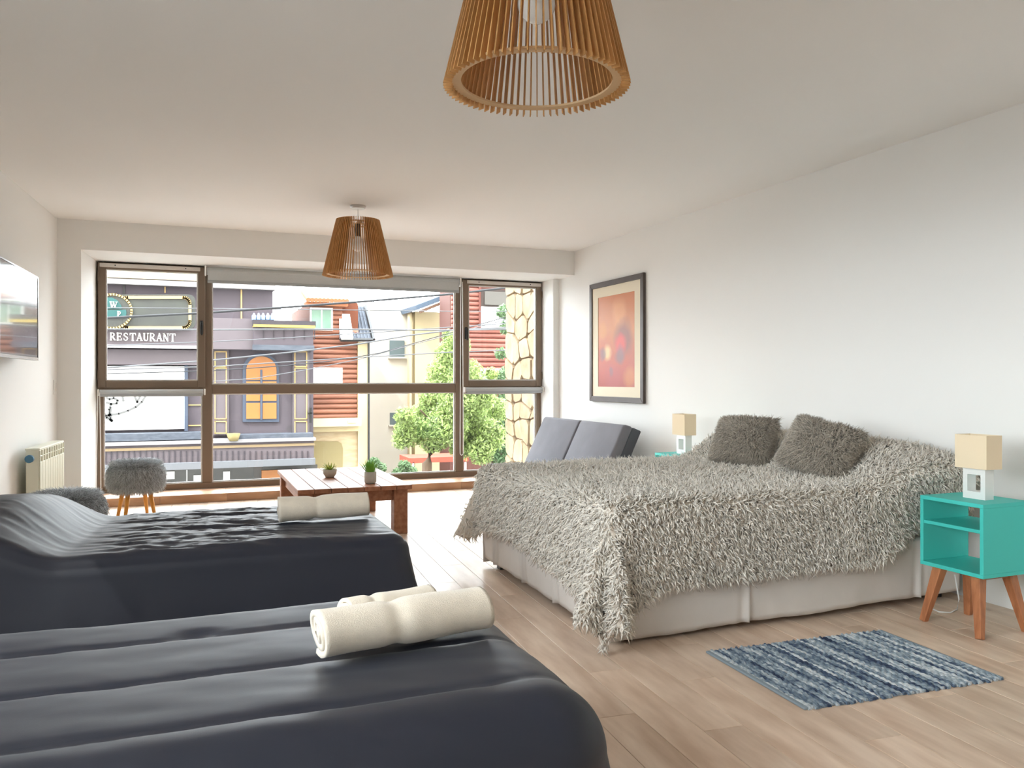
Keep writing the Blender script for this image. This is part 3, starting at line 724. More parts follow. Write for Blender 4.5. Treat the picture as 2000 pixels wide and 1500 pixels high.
# ------------------------------------------------------------------ two fur cushions on the bed
FURP = mat('dark_taupe_fur', srgb(184, 174, 160), .85, .15, tint=True, sheen=.15)
FURPB = mat('dark_taupe_backing', srgb(130, 122, 112), .9, .1)
def cushion(loc, rot, label, seed, a=.195, th=.07, asp=.72):
    n = 36; uu = np.linspace(-1, 1, n); U, V = np.meshgrid(uu, uu, indexing='ij')
    shp = (1 - np.abs(U) ** 3.2) * (1 - np.abs(V) ** 3.2); hz = th * np.power(np.maximum(shp, 0), .42)
    pin = 1 - .07 * (1 - np.abs(V) ** 2) * np.abs(U) ** 3; pin2 = 1 - .07 * (1 - np.abs(U) ** 2) * np.abs(V) ** 3
    top = np.stack([U * a * pin, V * a * asp * pin2, hz + .004 * fbm(U * 3, V * 3, seed)], -1); bot = np.stack([U * a * pin, V * a * asp * pin2, -hz * .8], -1)
    me = bpy.data.meshes.new('cushion'); idx = np.arange(n * n).reshape(n, n)
    q = np.stack([idx[:-1, :-1], idx[1:, :-1], idx[1:, 1:], idx[:-1, 1:]], -1).reshape(-1, 4)
    raw_mesh(me, np.concatenate([top.reshape(-1, 3), bot.reshape(-1, 3)]), np.concatenate([q.ravel(), (q[:, ::-1] + n * n).ravel()]), np.full(2 * len(q), 4))
    me.polygons.foreach_set('use_smooth', np.ones(2 * len(q), bool))
    t = link('fur_cushion', me, FURPB, None, loc, rot); tag(t, label, 'cushion', 'fur cushions on the bed')
    P1, N1, U1, V1, _ = sample_grid(top, 7000, seed); P2, N2, U2, V2, _ = sample_grid(bot[:, ::-1], 2500, seed + 1)
    P = np.concatenate([P1, P2]); Nn = np.concatenate([N1, N2])
    ce = P.copy(); ce[:, 2] = 0
    sw = np.stack([fbm(P[:, 0] * 14, P[:, 1] * 14, seed), fbm(P[:, 0] * 14 + 5, P[:, 1] * 14, seed + 2), 0 * P[:, 0]], 1)
    T = ce / a * .8 + np.array([[0, -.45, 0]]) + .9 * sw
    r = np.random.default_rng(seed)
    o = tufts('fur_pile', P, Nn, T, r.uniform(.03, .055, len(P)), np.full(len(P), .0045), FURP, t, .5, .35, (.55, 1.25), seed); o['kind'] = 'stuff'
    return t
def facing(nrm, upv):      # rotation with local z along nrm and local y as near upv as possible
    z = Vector(nrm).normalized(); y = Vector(upv); y = (y - z * y.dot(z)).normalized(); x = y.cross(z)
    return Matrix((x, y, z)).transposed().to_euler()
cushion((3.20, 4.19, .775), facing((-.84, -.25, .48), (.10, .04, 1)), 'dark taupe fur cushion on the bed nearer the window', 81)
cushion((3.20, 3.53, .780), facing((-.80, -.32, .52), (.02, -.22, 1)), 'dark taupe fur cushion on the bed nearer the camera', 82)

# ------------------------------------------------------------------ two single beds under dark quilts
QUILT = mat('navy_grey_quilt', srgb(27, 31, 44), .52, .55, sheen=.05, bump=.03, bscale=400)
def single_bed(name, xh, xf, yn, yf, z0, r, E, flare, hgt, label, cell=.014):
    t = thing(name, label, 'bed', ((xh + xf) / 2, (yn + yf) / 2, 0), 0, 'single beds')
    c = np.array([(xh + xf) / 2, (yn + yf) / 2, 0])
    fx = np.concatenate([np.arange(xh, xf - r, cell), np.linspace(xf - r, xf - r + E, int(E / .012))])
    fy = np.concatenate([np.linspace(yn + r - E, yn + r, int(E / .012), endpoint=False), np.arange(yn + r, yf - r, cell), np.linspace(yf - r, yf - r + E, int(E / .012))])
    FX, FY = np.meshgrid(fx, fy, indexing='ij')
    ea = np.maximum(0, FX - (xf - r)); en = np.maximum(0, (yn + r) - FY); ef = np.maximum(0, FY - (yf - r)); eb = en + ef
    hyp = np.hypot(ea, eb); e = np.maximum(ea, eb); safe = np.maximum(hyp, 1e-9)
    dx = ea / safe; dy = np.where(en > 0, -en, ef) / safe
    ang = np.minimum(e / r, PI / 2); rest = np.maximum(0, e - r * PI / 2)
    along = np.where(ea > eb, FY, FX)
    fl = flare * (1 + .35 * fbm(along * 3.0, along * 0, 91)) + .10 * np.clip(np.minimum(ea, eb) / .2, 0, 1)
    off = r * np.sin(ang) + rest * fl; drop = r * (1 - np.cos(ang)) + rest * np.sqrt(1 - np.clip(fl, 0, .9) ** 2)
    X = np.minimum(FX, xf - r) + dx * off; Y = np.clip(FY, yn + r, yf - r) + dy * off
    Z = z0 - drop + hgt(FX, FY, e)
    P = np.stack([X, Y, np.maximum(Z, .012)], -1) - c
    q = link('quilt', grid_mesh('quilt', P), QUILT, t)
    md = q.modifiers.new('thickness', 'SOLIDIFY'); md.thickness = .008; md.offset = -1
    MB().box(xh - c[0], xf - .07 - c[0], yn + .06 - c[1], yf - .06 - c[1], .26, z0 - .045).build('mattress', MATT, t, .04, 3)
    MB().box(xh - c[0], xf - .08 - c[0], yn + .08 - c[1], yf - .08 - c[1], .10, .255).build('bed_base', MATT, t, .01, 2)
    for sx in (xh + .1, xf - .2):
        for sy in (yn + .2, yf - .2): MB().box(sx - .025 - c[0], sx + .025 - c[0], sy - .025 - c[1], sy + .025 - c[1], 0, .10).build('leg', BLACKP, t)
    return t
def near_h(X, Y, e):
    z = 0 * X
    lines = (2.49, 2.245, 1.955, 1.665, 1.38)
    Yw = Y + .006 * fbm(X * 2, X * 0, 95)
    puff = np.ones_like(X) * 1.0
    for y in (2.245, 1.955, 1.665): puff = np.minimum(puff, np.clip(np.abs(Yw - y) / .022, 0, 1) ** .5)
    fade = 1 - sstep(.45, .80, X) * sstep(2.6, 1.6, Y) * .55
    z = z - .010 * (1 - puff) * fade - .006 * fade * np.clip(1 - np.minimum.reduce([np.abs(Yw - y) for y in (2.245, 1.955, 1.665)]) / .14, 0, 1) ** 2
    near_line = np.exp(-np.minimum.reduce([np.abs(Yw - y) for y in (2.245, 1.955, 1.665)]) / .05)
    z = z + .0035 * near_line * fbm(X * 16 + Y * 5, Y * 8, 96) + .006 * fbm(X * 1.6, Y * 3, 97) + .0035 * fbm(X * 5 + Y * 7, Y * 9 - X * 2, 98)
    z = z - .012 * np.exp(-((X - .02) / .05) ** 2 - ((Y - 2.27) / .025) ** 2)
    return z * (1 - sstep(.10, .22, e))
def far_h(X, Y, e):
    top = 1 - sstep(.0, .055, e)
    w = fbm(X * 1.6 + Y * 2.5, Y * 17 + X * 2.2, 101, 3); w2 = fbm(X * 3.4 - Y * 6, Y * 14 + X * 7.5, 104, 3)
    ridg = (1 - np.abs(w) * 2.2); ridg2 = 1 - np.abs(w2) * 2.2
    amp = (.3 + .7 * sstep(.75, .25, X)) * (1 - .8 * sstep(-.12, -.40, X))
    z = top * (.0095 * np.maximum(ridg, -.4) * amp + .0085 * np.maximum(ridg2, -.4) * amp)
    z = z - .008 * np.exp(-((e - .062) / .006) ** 2)
    hump = .17 * sstep(-.36, -.66, X + .12 * (3.9 - Y)) * (.55 + .45 * np.exp(-((Y - 3.9) / .42) ** 2))
    return z + hump * (1 - .75 * sstep(.02, .25, e))
single_bed('single_bed', -1.28, .85, 1.47, 2.545, .505, .15, .56, .16, near_h, 'dark quilted single bed in the foreground with two rolled towels')
single_bed('single_bed', -1.16, .88, 3.345, 4.40, .50, .075, .52, .19, far_h, 'dark wrinkled single bed behind, with one rolled towel', .011)

# ------------------------------------------------------------------ rolled towels
TOW = mat('ivory_terry', srgb(230, 218, 200), .95, .1, sheen=.4, bump=.35, bscale=420, var=.04, vscale=30)
def towel(loc, rz, ln, R, label, seed, turns=3.2, dent=.42, squash=.86):
    """spiral roll along local x, lying on local z = 0"""
    th = R / (turns + .5); n = int(turns * 26); nx = 40
    a = np.linspace(0, turns * 2 * PI, n); ro = th * .6 + th * a / (2 * PI)
    ro = ro * R / ro[-1]; ri = ro - th * .80
    a = a - a[-1] + PI * 1.62      # the free edge ends underneath, towards -y
    xs = np.linspace(-.5, .5, nx) * ln
    prof = np.concatenate([np.stack([ro * np.cos(a), ro * np.sin(a)], 1), np.stack([ri * np.cos(a), ri * np.sin(a)], 1)[::-1]])
    m = len(prof)
    V = np.empty((nx, m, 3))
    layer = np.concatenate([a, a[::-1]])
    for i, x in enumerate(xs):
        u = x / ln + .5
        k = 1 + .03 * math.sin(u * 9 + seed) - .10 * math.exp(-((u - dent) / .05) ** 2)
        ang = np.arctan2(prof[:, 1], prof[:, 0])
        bump = 1 + .025 * fbm(np.full(m, u * 6), ang * 1.5 + 20, seed) - .06 * np.exp(-((u - dent) / .06) ** 2) * np.clip(np.sin(ang), 0, 1)
        sx = x + .006 * np.sin(layer * 1.1 + seed) * (2 * abs(u - .5)) ** 8
        V[i, :, 0] = sx; V[i, :, 1] = prof[:, 0] * k * bump; V[i, :, 2] = prof[:, 1] * k * squash * bump
    V[..., 2] -= V[..., 2].min()
    idx = np.arange(nx * m).reshape(nx, m); idx2 = np.concatenate([idx, idx[:, :1]], 1)
    q = np.stack([idx2[:-1, :-1], idx2[:-1, 1:], idx2[1:, 1:], idx2[1:, :-1]], -1).reshape(-1, 4)
    caps = []
    for j in range(n - 1):
        for i, flip in ((0, 1), (nx - 1, 0)):
            c = [idx[i, j], idx[i, j + 1], idx[i, m - 2 - j], idx[i, m - 1 - j]]; caps.append(c if not flip else c[::-1])
    allq = np.concatenate([q, np.array(caps)])
    me = bpy.data.meshes.new('rolled_towel'); raw_mesh(me, V.reshape(-1, 3), allq.ravel(), np.full(len(allq), 4))
    bm = bmesh.new(); bm.from_mesh(me); bmesh.ops.recalc_face_normals(bm, faces=bm.faces); bm.to_mesh(me); bm.free()
    me.polygons.foreach_set('use_smooth', np.ones(len(me.polygons), bool))
    o = link('rolled_towel', me, TOW, None, loc, (0, 0, rz))
    return tag(o, label, 'towel', 'rolled towels')
towel((.495, 1.965, .509), math.atan(.16), .435, .070, 'large cream towel rolled up in front on the foreground bed', 3)
towel((.49, 2.12, .510), math.atan(.20), .24, .055, 'small cream towel roll tucked behind the large one on the foreground bed', 5, dent=.3)
towel((.585, 3.83, .512), math.atan(.05), .41, .070, 'cream towel rolled up at the foot of the far dark bed', 8, dent=.4)

# ------------------------------------------------------------------ rag rug
def rug():
    m = bpy.data.materials.new('denim_rag'); m.use_nodes = True; nt = m.node_tree; N = nt.nodes; L = nt.links; b = N['Principled BSDF']; b.inputs['Roughness'].default_value = .95
    at = N.new('ShaderNodeAttribute'); at.attribute_name = 'tint'; tc = N.new('ShaderNodeTexCoord'); mp = N.new('ShaderNodeMapping'); mp.inputs['Scale'].default_value = (1, .35, 1)
    nz = N.new('ShaderNodeTexNoise'); nz.inputs['Scale'].default_value = 60; nz.inputs['Detail'].default_value = 4; ad = N.new('ShaderNodeMath'); ad.operation = 'ADD'; sb = N.new('ShaderNodeMath'); sb.operation = 'MULTIPLY_ADD'; sb.inputs[1].default_value = 1.2; sb.inputs[2].default_value = -.55
    L.new(tc.outputs['Object'], mp.inputs['Vector']); L.new(mp.outputs[0], nz.inputs['Vector']); L.new(nz.outputs['Fac'], sb.inputs[0]); L.new(sb.outputs[0], ad.inputs[0]); L.new(at.outputs['Fac'], ad.inputs[1])
    rp = N.new('ShaderNodeValToRGB'); e = rp.color_ramp.elements
    e[0].position = 0; e[0].color = (*srgb(38, 50, 74), 1); e[1].position = 1; e[1].color = (*srgb(208, 212, 214), 1)
    for p, c in ((.25, (66, 82, 106)), (.5, (112, 128, 142)), (.75, (156, 168, 176))):
        k = e.new(p); k.color = (*srgb(*c), 1)
    L.new(ad.outputs[0], rp.inputs['Fac']); L.new(rp.outputs['Color'], b.inputs['Base Color'])
    t = thing('rag_rug', 'blue and grey striped rag rug on the floor beside the double bed', 'rug', (2.480, 2.572, 0), -math.atan(.052))
    W, D = .90, .635
    MB().box(-W / 2 + .01, W / 2 - .01, -D / 2 + .01, D / 2 - .01, .0005, .004).build('weave_base', mat('rug_base', srgb(86, 98, 116), .95), t)
    me = bpy.data.meshes.new('woven_strips'); n = 62; V = []; F = []; tv = []; r = random.Random(5)
    seg = 44
    for k in range(n):
        x = -W / 2 + (k + .5) * W / n; hw = W / n * .52; d0 = -D / 2 - r.uniform(-.004, .010); d1 = D / 2 + r.uniform(-.004, .008); base = r.choice([.2, .35, .45, .55, .65, .7, .85])
        o = len(V)
        for j in range(seg + 1):
            y = d0 + (d1 - d0) * j / seg; wz = .0025 * math.sin(j * PI + k * PI) * (1 if (j + k) % 2 else -1); wob = .003 * math.sin(j * .5 + k * 1.7); zt_ = .009 + (.0022 if (j + k) % 2 else -.0015) + r.uniform(-.001, .001)
            V += [(x - hw + wob, y, .001), (x - hw * .5 + wob, y, zt_), (x + hw * .5 + wob, y, zt_), (x + hw + wob, y, .001)]
            tint = base + r.uniform(-.16, .16) + .12 * math.sin(j * .21 + k); tv += [tint] * 4
        for j in range(seg):
            for q in range(3): F.append((o + 4 * j + q, o + 4 * j + q + 1, o + 4 * j + 5 + q, o + 4 * j + 4 + q))
        F.append((o, o + 3, o + 2, o + 1)[::-1]); q = o + 4 * seg; F.append((q, q + 1, q + 2, q + 3)[::-1])
    me.from_pydata(V, [], F); bm = bmesh.new(); bm.from_mesh(me); bmesh.ops.recalc_face_normals(bm, faces=bm.faces); bm.to_mesh(me); bm.free()
    a = me.attributes.new('tint', 'FLOAT', 'POINT'); a.data.foreach_set('value', np.array(tv, np.float32))
    o = link('woven_strips', me, m, t); o['kind'] = 'stuff'
    MB().box(-W / 2 - .014, -W / 2 + .006, -D / 2, D / 2, .0005, .010).build('edge_binding', mat('grey_binding', srgb(138, 150, 158), .9), t, .003, 1)
    MB().box(W / 2 - .006, W / 2 + .008, -D / 2, D / 2, .0005, .010).build('edge_binding', MATS['grey_binding'], t, .003, 1)
rug()

# ================================================================== outside
ZG = -3.6
_sr0 = srgb
def srgb(*c): return tuple(.56 * v for v in _sr0(*c))      # outdoor colours darkened against the bright exposure, so the street does not wash out
ASPH = mat('asphalt', (.16, .16, .16), .9, .2, var=.1, vscale=3)
o = MB().box(-150, 150, -150, 150, ZG - .3, ZG).build('street', ASPH); o['kind'] = 'structure'
o = MB().box(-70, 70, 20.5, 27, ZG, ZG + .12).build('pavement', mat('paving', (.34, .33, .31), .9, .2, var=.08, vscale=2)); o['kind'] = 'structure'
RENDER = mat('own_facade_render', (.62, .58, .52), .9, .2)
g = MB(); g.box(-40, -.79, 8.72, 8.8, ZG, 22); g.box(3.777, 40, 8.72, 8.8, ZG, 22); g.box(-.79, 3.777, 8.72, 8.8, 2.27, 22); g.box(-.79, 3.777, 8.72, 8.8, ZG, .074)  # own facade, extended far upward out of view to block sky light
o = g.build('wall_exterior_sky_block', RENDER); o['kind'] = 'structure'

# stone-clad fin of the own building, right outside the window
STONE = mat('ochre_flagstone', srgb(156, 132, 104), .9, .15, col2=srgb(188, 164, 132), vscale=5, rand=.13, bump=.5, bscale=14)
MORT = mat('stone_mortar', srgb(96, 74, 54), .95, .1)
t = thing('stone_pillar', 'ochre flagstone clad pillar standing just outside the window on the right', 'pillar', (4.2, 9.51, ZG))
MB().box(-.22, .22, -.70, .70, 0, 9.6).build('core', MORT, t)
# irregular stones: a jittered lattice on the face towards the window and on the two narrow faces
def stones(u0, u1, z0, z1, cu, cz, place, seed):
    r = random.Random(seed); nu = max(2, round((u1 - u0) / cu)); nz = round((z1 - z0) / cz); pts = {}
    for j in range(nz + 1):
        for i in range(nu + 1):
            ju = 0 if i in (0, nu) else r.uniform(-.34, .34) * cu; jz = 0 if j in (0, nz) else r.uniform(-.38, .38) * cz
            pts[i, j] = (u0 + (u1 - u0) * i / nu + ju, z0 + (z1 - z0) * j / nz + jz + (.5 * cz if i % 2 and 0 < j < nz else 0) * .6)
    for j in range(nz):
        i = 0
        while i < nu:
            q = [pts[i, j], pts[i + 1, j], pts[i + 1, j + 1], pts[i, j + 1]]
            m = (sum(p[0] for p in q) / 4, sum(p[1] for p in q) / 4)
            # cut the corners and pull in for the joint
            out = []
            for k in range(4):
                p, n, b2 = q[k], q[(k + 1) % 4], q[k - 1]
                for t_, s_ in ((b2, r.uniform(.06, .22)), (n, r.uniform(.06, .22))):
                    out.append((p[0] + (t_[0] - p[0]) * s_, p[1] + (t_[1] - p[1]) * s_))
            out = [(m[0] + (p[0] - m[0]) * .982, m[1] + (p[1] - m[1]) * .982) for p in out]
            place(out, m, r.uniform(.022, .045)); i += 1
def place_side(out, m, dep):
    n = len(out); v = [(-.22 - .0, p[0], p[1]) for p in out] + [(-.22 - dep, m[0] + (p[0] - m[0]) * .93, m[1] + (p[1] - m[1]) * .93) for p in out]
    v = [(a, b - m[0], c - m[1]) for a, b, c in v]
    f = [tuple(range(n, 2 * n))] + [(i, (i + 1) % n, n + (i + 1) % n, n + i) for i in range(n)] + [tuple(range(n - 1, -1, -1))]
    MB().add(v, f).build('stone', STONE, t, 0, loc=(0, m[0], m[1]))
stones(-.70, .70, 3.1, 6.6, .26, .26, place_side, 4)

# ------------------------------------------------------------------ builder for things measured off the photograph on planes Y = const
def pbox(name, x0, y0, x1, y1, Y, depth, m, parent, out=0.0, bevel=0):
    """box whose front face, on plane Y - out, fills the pixel rectangle; it runs back by depth"""
    Yp = Y - out; xm = (x0 + x1) / 2
    X0, X1 = ph(x0, 700, Yp).x, ph(x1, 700, Yp).x; z1, z0 = ph(xm, y0, Yp).z, ph(xm, y1, Yp).z
    return MB().box(X0, X1, Yp, Yp + depth, z0, z1).build(name, m, parent, bevel, 1, loc=tuple(-c for c in parent.location))
def pstroke(g, pts, Y, w, th):
    """flat raised stroke through pixel points on plane Y"""
    P = [ph(x, y, Y) for x, y in pts]
    for a, b2 in zip(P[:-1], P[1:]):
        d = (b2 - a); d.normalize(); g.beam(a - d * w * .25, b2 + d * w * .25, th, th, w, w, side=(0, 1, 0))
def world_part(name, g, m, parent, **k): return g.build(name, m, parent, loc=tuple(-c for c in parent.location), **k)

# ------------------------------------------------------------------ the restaurant
PUR = mat('mauve_grey_render', srgb(108, 100, 108), .9, .2, var=.05, vscale=1.5)
PUR2 = mat('mauve_grey_light', srgb(124, 115, 121), .9, .2, var=.05, vscale=1.5)
PURD = mat('mauve_grey_dark', srgb(82, 77, 83), .9, .2)
GOLD = mat('gold_paint', srgb(226, 190, 126), .5, .4)
CREAM = mat('cream_render', srgb(226, 204, 172), .9, .2, var=.03, vscale=2)
SIGNB = mat('sign_board', srgb(70, 71, 70), .5, .4, col2=srgb(80, 84, 78), vscale=2)
TEALS = mat('teal_sign', srgb(40, 98, 98), .5, .4)
LETW = mat('sign_letters', (.85, .83, .78), .6)
ORG = mat('orange_glazing', srgb(196, 126, 66), .3, .5, var=.08, vscale=2)
BLUEF = mat('blue_grey_frame', srgb(86, 96, 116), .6, .3)
SLATE = mat('slate', srgb(84, 90, 102), .8, .3, col2=srgb(106, 112, 124), vscale=5, stretch=(1, 1, 3))
DGL = mat('dark_shop_glass', srgb(60, 62, 62), .15, .6, var=.3, vscale=1.2)
WPAN = mat('white_panel', (.80, .79, .76), .8)
YR = 24.0
b0 = ph(360, 741, YR)
t = rest = thing('restaurant_building', 'mauve grey restaurant building with a gold outlined sign across the street', 'building', (b0.x, YR + 3, ZG))
rz0, Yr = ZG, YR
XLf, XRt, XUp = ph(60, 700, YR).x, ph(612, 700, YR).x, ph(533, 700, YR).x
zt1, zt2 = ph(300, 553, YR).z, ph(560, 640, YR).z
world_part('wall', MB().box(XLf, XUp, YR, YR + 6, ZG, zt1), PUR, t); world_part('wing_wall', MB().box(XUp, XRt, YR, YR + 5, ZG, zt2), PUR, t)
pbox('cornice', 60, 547, 538, 557, YR, .5, mat('pale_cornice', srgb(176, 172, 172), .8), t, .25)
pbox('upper_cornice', 60, 533, 536, 545, YR, .4, CREAM, t, -.25); pbox('attic_wall', 60, 480, 532, 540, YR, 4, CREAM, t, -.4)
for x0, x1, y0, y1 in ((470, 473, 558, 640), (321, 323.5, 549, 572)): pbox('gold_strip', x0, y0, x1, y1, YR, .05, GOLD, t, .03)
g = MB(); pstroke(g, [(180, 551), (242, 551), (242, 574)], YR - .02, .05, .03); world_part('panel_line', g, BLACKP, t)
# projecting fascia band with the sign
pbox('fascia', 60, 617, 495, 680, YR, .45, PUR2, t, .45); pbox('fascia_ledge', 60, 673, 395, 679, YR, .5, mat('pale_ledge', srgb(196, 194, 200), .8), t, .52)
pbox('lower_fascia', 60, 682, 395, 712, YR, .3, PUR2, t, .3)
YS = YR - .6
def rrect(x0, y0, x1, y1, r, n=6):
    pts = []
    for cx, cy, a0 in ((x1 - r, y0 + r, -90), (x1 - r, y1 - r, 0), (x0 + r, y1 - r, 90), (x0 + r, y0 + r, 180)):
        for k in range(n + 1):
            a = math.radians(a0 + 90 * k / n); pts.append((cx + r * math.cos(a), cy + r * math.sin(a)))
    return pts
def pplate(name, pts, Y, th, m, parent):
    P = [ph(x, y, Y) for x, y in pts]
    return world_part(name, MB().prism_y([(p.x, p.z) for p in P][::-1], Y, Y + th), m, parent)
sg = pplate('sign_board', rrect(150, 575, 382, 643, 14), YS, .10, SIGNB, t)
sg_loc = (0, 0, 0)
def sub(name, g, m): return g.build(name, m, sg)
g = MB(); o_ = rrect(236, 581, 371, 640, 13); pstroke(g, o_ + [o_[0]], YS - .02, .075, .04); sub('gold_outline', g, GOLD)
circ = lambda cx, cy, rx, ry, n=40: [(cx + rx * math.cos(2 * PI * k / n), cy + ry * math.sin(2 * PI * k / n)) for k in range(n)]
P = [ph(x, y, YS - .06) for x, y in circ(219, 608, 38, 33)]; sub('emblem_disc', MB().prism_y([(p.x, p.z) for p in P][::-1], YS - .06, YS), SIGNB)
g = MB(); c_ = circ(219, 608, 38, 33); pstroke(g, c_ + [c_[0]], YS - .08, .05, .04); sub('emblem_ring', g, GOLD)
for arc in ([(190, 603), (194, 590), (206, 581), (219, 581), (230, 587), (237, 597), (238, 603)], [(190, 605), (246, 605), (247, 612), (245, 621), (190, 621)]):
    P = [ph(x, y, YS - .09) for x, y in arc]
    sub('emblem_field', MB().prism_y([(p.x, p.z) for p in P][::-1], YS - .09, YS - .055), TEALS)
# serif capitals as strokes in a unit box (x to the right, y up): x0, y0, x1, y1, thickness
TH_, TN = .20, .09
GL = {
 'R': [(.2,0,.2,1,TH_),(.08,.03,.34,.03,TN),(.08,.97,.5,.97,TN),(.5,.97,.68,.86,.14),(.68,.86,.68,.66,.18),(.68,.66,.5,.53,.14),(.2,.52,.5,.52,TN),(.42,.52,.80,.04,TH_),(.72,.03,.95,.03,TN)],
 'E': [(.22,0,.22,1,TH_),(.08,.96,.78,.96,TN),(.08,.04,.80,.04,TN),(.22,.52,.6,.52,TN),(.78,.96,.78,.76,TN),(.80,.04,.80,.26,TN),(.6,.42,.6,.62,TN)],
 'S': [(.70,.78,.66,.92,.10),(.66,.92,.45,.98,.10),(.45,.98,.24,.88,.12),(.24,.88,.20,.70,.16),(.20,.70,.40,.54,.18),(.40,.54,.64,.42,.19),(.64,.42,.72,.24,.17),(.72,.24,.60,.06,.12),(.60,.06,.40,.02,.10),(.40,.02,.20,.10,.10),(.20,.10,.16,.28,.09)],
 'T': [(.5,0,.5,.97,TH_),(.34,.03,.66,.03,TN),(.08,.96,.92,.96,TN),(.08,.96,.08,.74,TN),(.92,.96,.92,.74,TN)],
 'A': [(.16,.03,.50,.98,TN),(.50,.98,.82,.03,TH_),(.26,.34,.68,.34,TN),(.04,.03,.28,.03,TN),(.68,.03,.98,.03,TN)],
 'U': [(.22,.97,.22,.28,TH_),(.22,.28,.36,.06,.15),(.36,.06,.58,.04,.11),(.58,.04,.74,.16,.10),(.74,.16,.78,.97,TN),(.08,.97,.36,.97,TN),(.66,.97,.92,.97,TN)],
 'N': [(.2,.03,.2,.97,TN),(.2,.97,.80,.03,TH_),(.80,.0,.80,.97,TN),(.06,.03,.34,.03,TN),(.06,.97,.28,.97,TN),(.66,.97,.94,.97,TN)],
 'W': [(.08,.97,.30,.03,TH_),(.30,.03,.50,.75,TN),(.46,.97,.70,.03,TH_),(.70,.03,.92,.97,TN),(-.02,.97,.22,.97,TN),(.36,.97,.58,.97,TN),(.80,.97,1.02,.97,TN)],
 'P': [(.24,0,.24,1,TH_),(.1,.03,.42,.03,TN),(.1,.97,.52,.97,TN),(.52,.97,.74,.86,.14),(.74,.86,.74,.62,.18),(.74,.62,.52,.48,.14),(.24,.47,.52,.47,TN)],
}
def letter(ch, x0, x1, ytop, ybot, Y, parent, own=True):
    A, B = ph(x0, ybot, Y), ph(x1, ytop, Y); g = MB(); w, h_ = B.x - A.x, B.z - A.z
    for a, b2, c, d, s in GL[ch]:
        p = Vector((A.x + a * w, Y, A.z + b2 * h_)); q = Vector((A.x + c * w, Y, A.z + d * h_)); dr = (q - p); dr.normalize()
        g.beam(p - dr * s * h_ * .2, q + dr * s * h_ * .2, .05, .05, s * h_ * .8, s * h_ * .8, side=(0, 1, 0))
    return world_part('letter', g, LETW, parent) if own else sub('letter', g, LETW)
xs_ = np.linspace(214, 343.5, 11)
for k, ch in enumerate('RESTAURANT'): letter(ch, xs_[k] + .1, xs_[k + 1] - .2, 650 + .18 * k, 664.5 + .27 * k, YR - .47, t)
letter('W', 214.5, 229, 589.5, 601, YS - .11, None, False); letter('P', 228.5, 236.5, 608, 619.5, YS - .11, None, False)
# white hoarding with a spray-painted scrawl
pn = pbox('white_hoarding', 120, 715, 360, 840, YR, .2, WPAN, t, .15); pbox('hoarding_edge', 360, 713, 367, 842, YR, .2, BLUEF, t, .15)
g = MB(); YP = YR - .16
for pts in ([(207, 776), (214, 780), (222, 777), (230, 782), (228, 788), (217, 789), (208, 786)], [(217, 789), (213, 800), (212, 812), (216, 820), (219, 822), (215, 809), (217, 796)], [(239, 772), (241, 783)], [(262, 772), (268, 786), (273, 775)],
            [(284, 774), (277, 785), (265, 795), (250, 802), (232, 808), (204, 812)], [(204, 806), (208, 816), (219, 823)]):
    pstroke(g, pts, YP, .055, .012)
world_part('spray_scrawl', g, mat('black_spray', (.12, .12, .12), .9), t)
for y in (790, 830): pbox('gold_strip', 368, y, 396, y + 2, YR, .05, GOLD, t, .03)
# recessed middle: pilasters, arched window
for x0, x1 in ((416, 447), (572, 604)):
    pl = pbox('pilaster', x0, 683, x1, 850, YR, .12, PUR2, t, .12)
    for ya, yb in ((687, 716), (719, 818), (823, 846)):
        g = MB(); pstroke(g, [(x0 + 4, ya), (x1 - 5, ya), (x1 - 5, yb), (x0 + 4, yb), (x0 + 4, ya)], YR - .13, .03, .03); world_part('gold_outline', g, GOLD, t)
def arch(x0, x1, ytop, ysp, ybot, n=14):
    cx, rx, ry = (x0 + x1) / 2, (x1 - x0) / 2, ysp - ytop
    return [(x0, ybot), (x1, ybot)] + [(cx + rx * math.cos(a), ysp - ry * math.sin(a)) for a in np.linspace(0, PI, n)]
def pplate2(name, pts, Y, th, m, parent):
    P = [ph(x, y, Y) for x, y in pts]; return world_part(name, MB().prism_y([(p.x, p.z) for p in P], Y, Y + th), m, parent)
pplate2('arch_frame', arch(474, 545, 690, 722, 824), YR - .06, .08, BLUEF, t)
for pts in (arch(481, 540, 696, 722, 742)[:], ):
    pplate2('arch_pane', pts, YR - .09, .05, ORG, t)
for x0, x1 in ((481, 508), (513, 540)):
    for y0, y1 in ((745, 783), (787, 818)): pbox('orange_pane', x0, y0, x1, y1, YR, .05, ORG, t, .09)
pbox('window_bar', 508.5, 722, 512.5, 820, YR, .05, BLUEF, t, .11)
# ledges, pebbled planter, cornice, ribbed lower band, shop front
pbox('planter', 450, 848, 612, 862, YR, .6, SLATE, t, .6); pbox('dark_awning', 60, 848, 396, 862, YR, .6, SLATE, t, .6)
pbox('ledge', 60, 862, 617, 868, YR, .8, mat('pale_ledge2', srgb(160, 157, 160), .8), t, .8); pbox('gold_line', 60, 873, 615, 878, YR, .7, mat('dull_gold', srgb(170, 148, 116), .7), t, .74)
pbox('lower_band', 60, 867, 613, 906, YR, .6, PUR2, t, .7)
for k in range(36):
    x = 205 + 11.3 * k; pbox('rib', x, 881, x + 2.0, 905, YR, .05, PURD, t, .73)
pbox('lower_ledge', 60, 905, 616, 918, YR, .9, mat('grey_ledge', srgb(124, 126, 132), .8), t, .9)
pbox('shop_glass', 60, 918, 620, 1000, YR, .2, DGL, t, .1); pbox('orange_panel', 511, 918, 572, 940, YR, .1, ORG, t, .2)
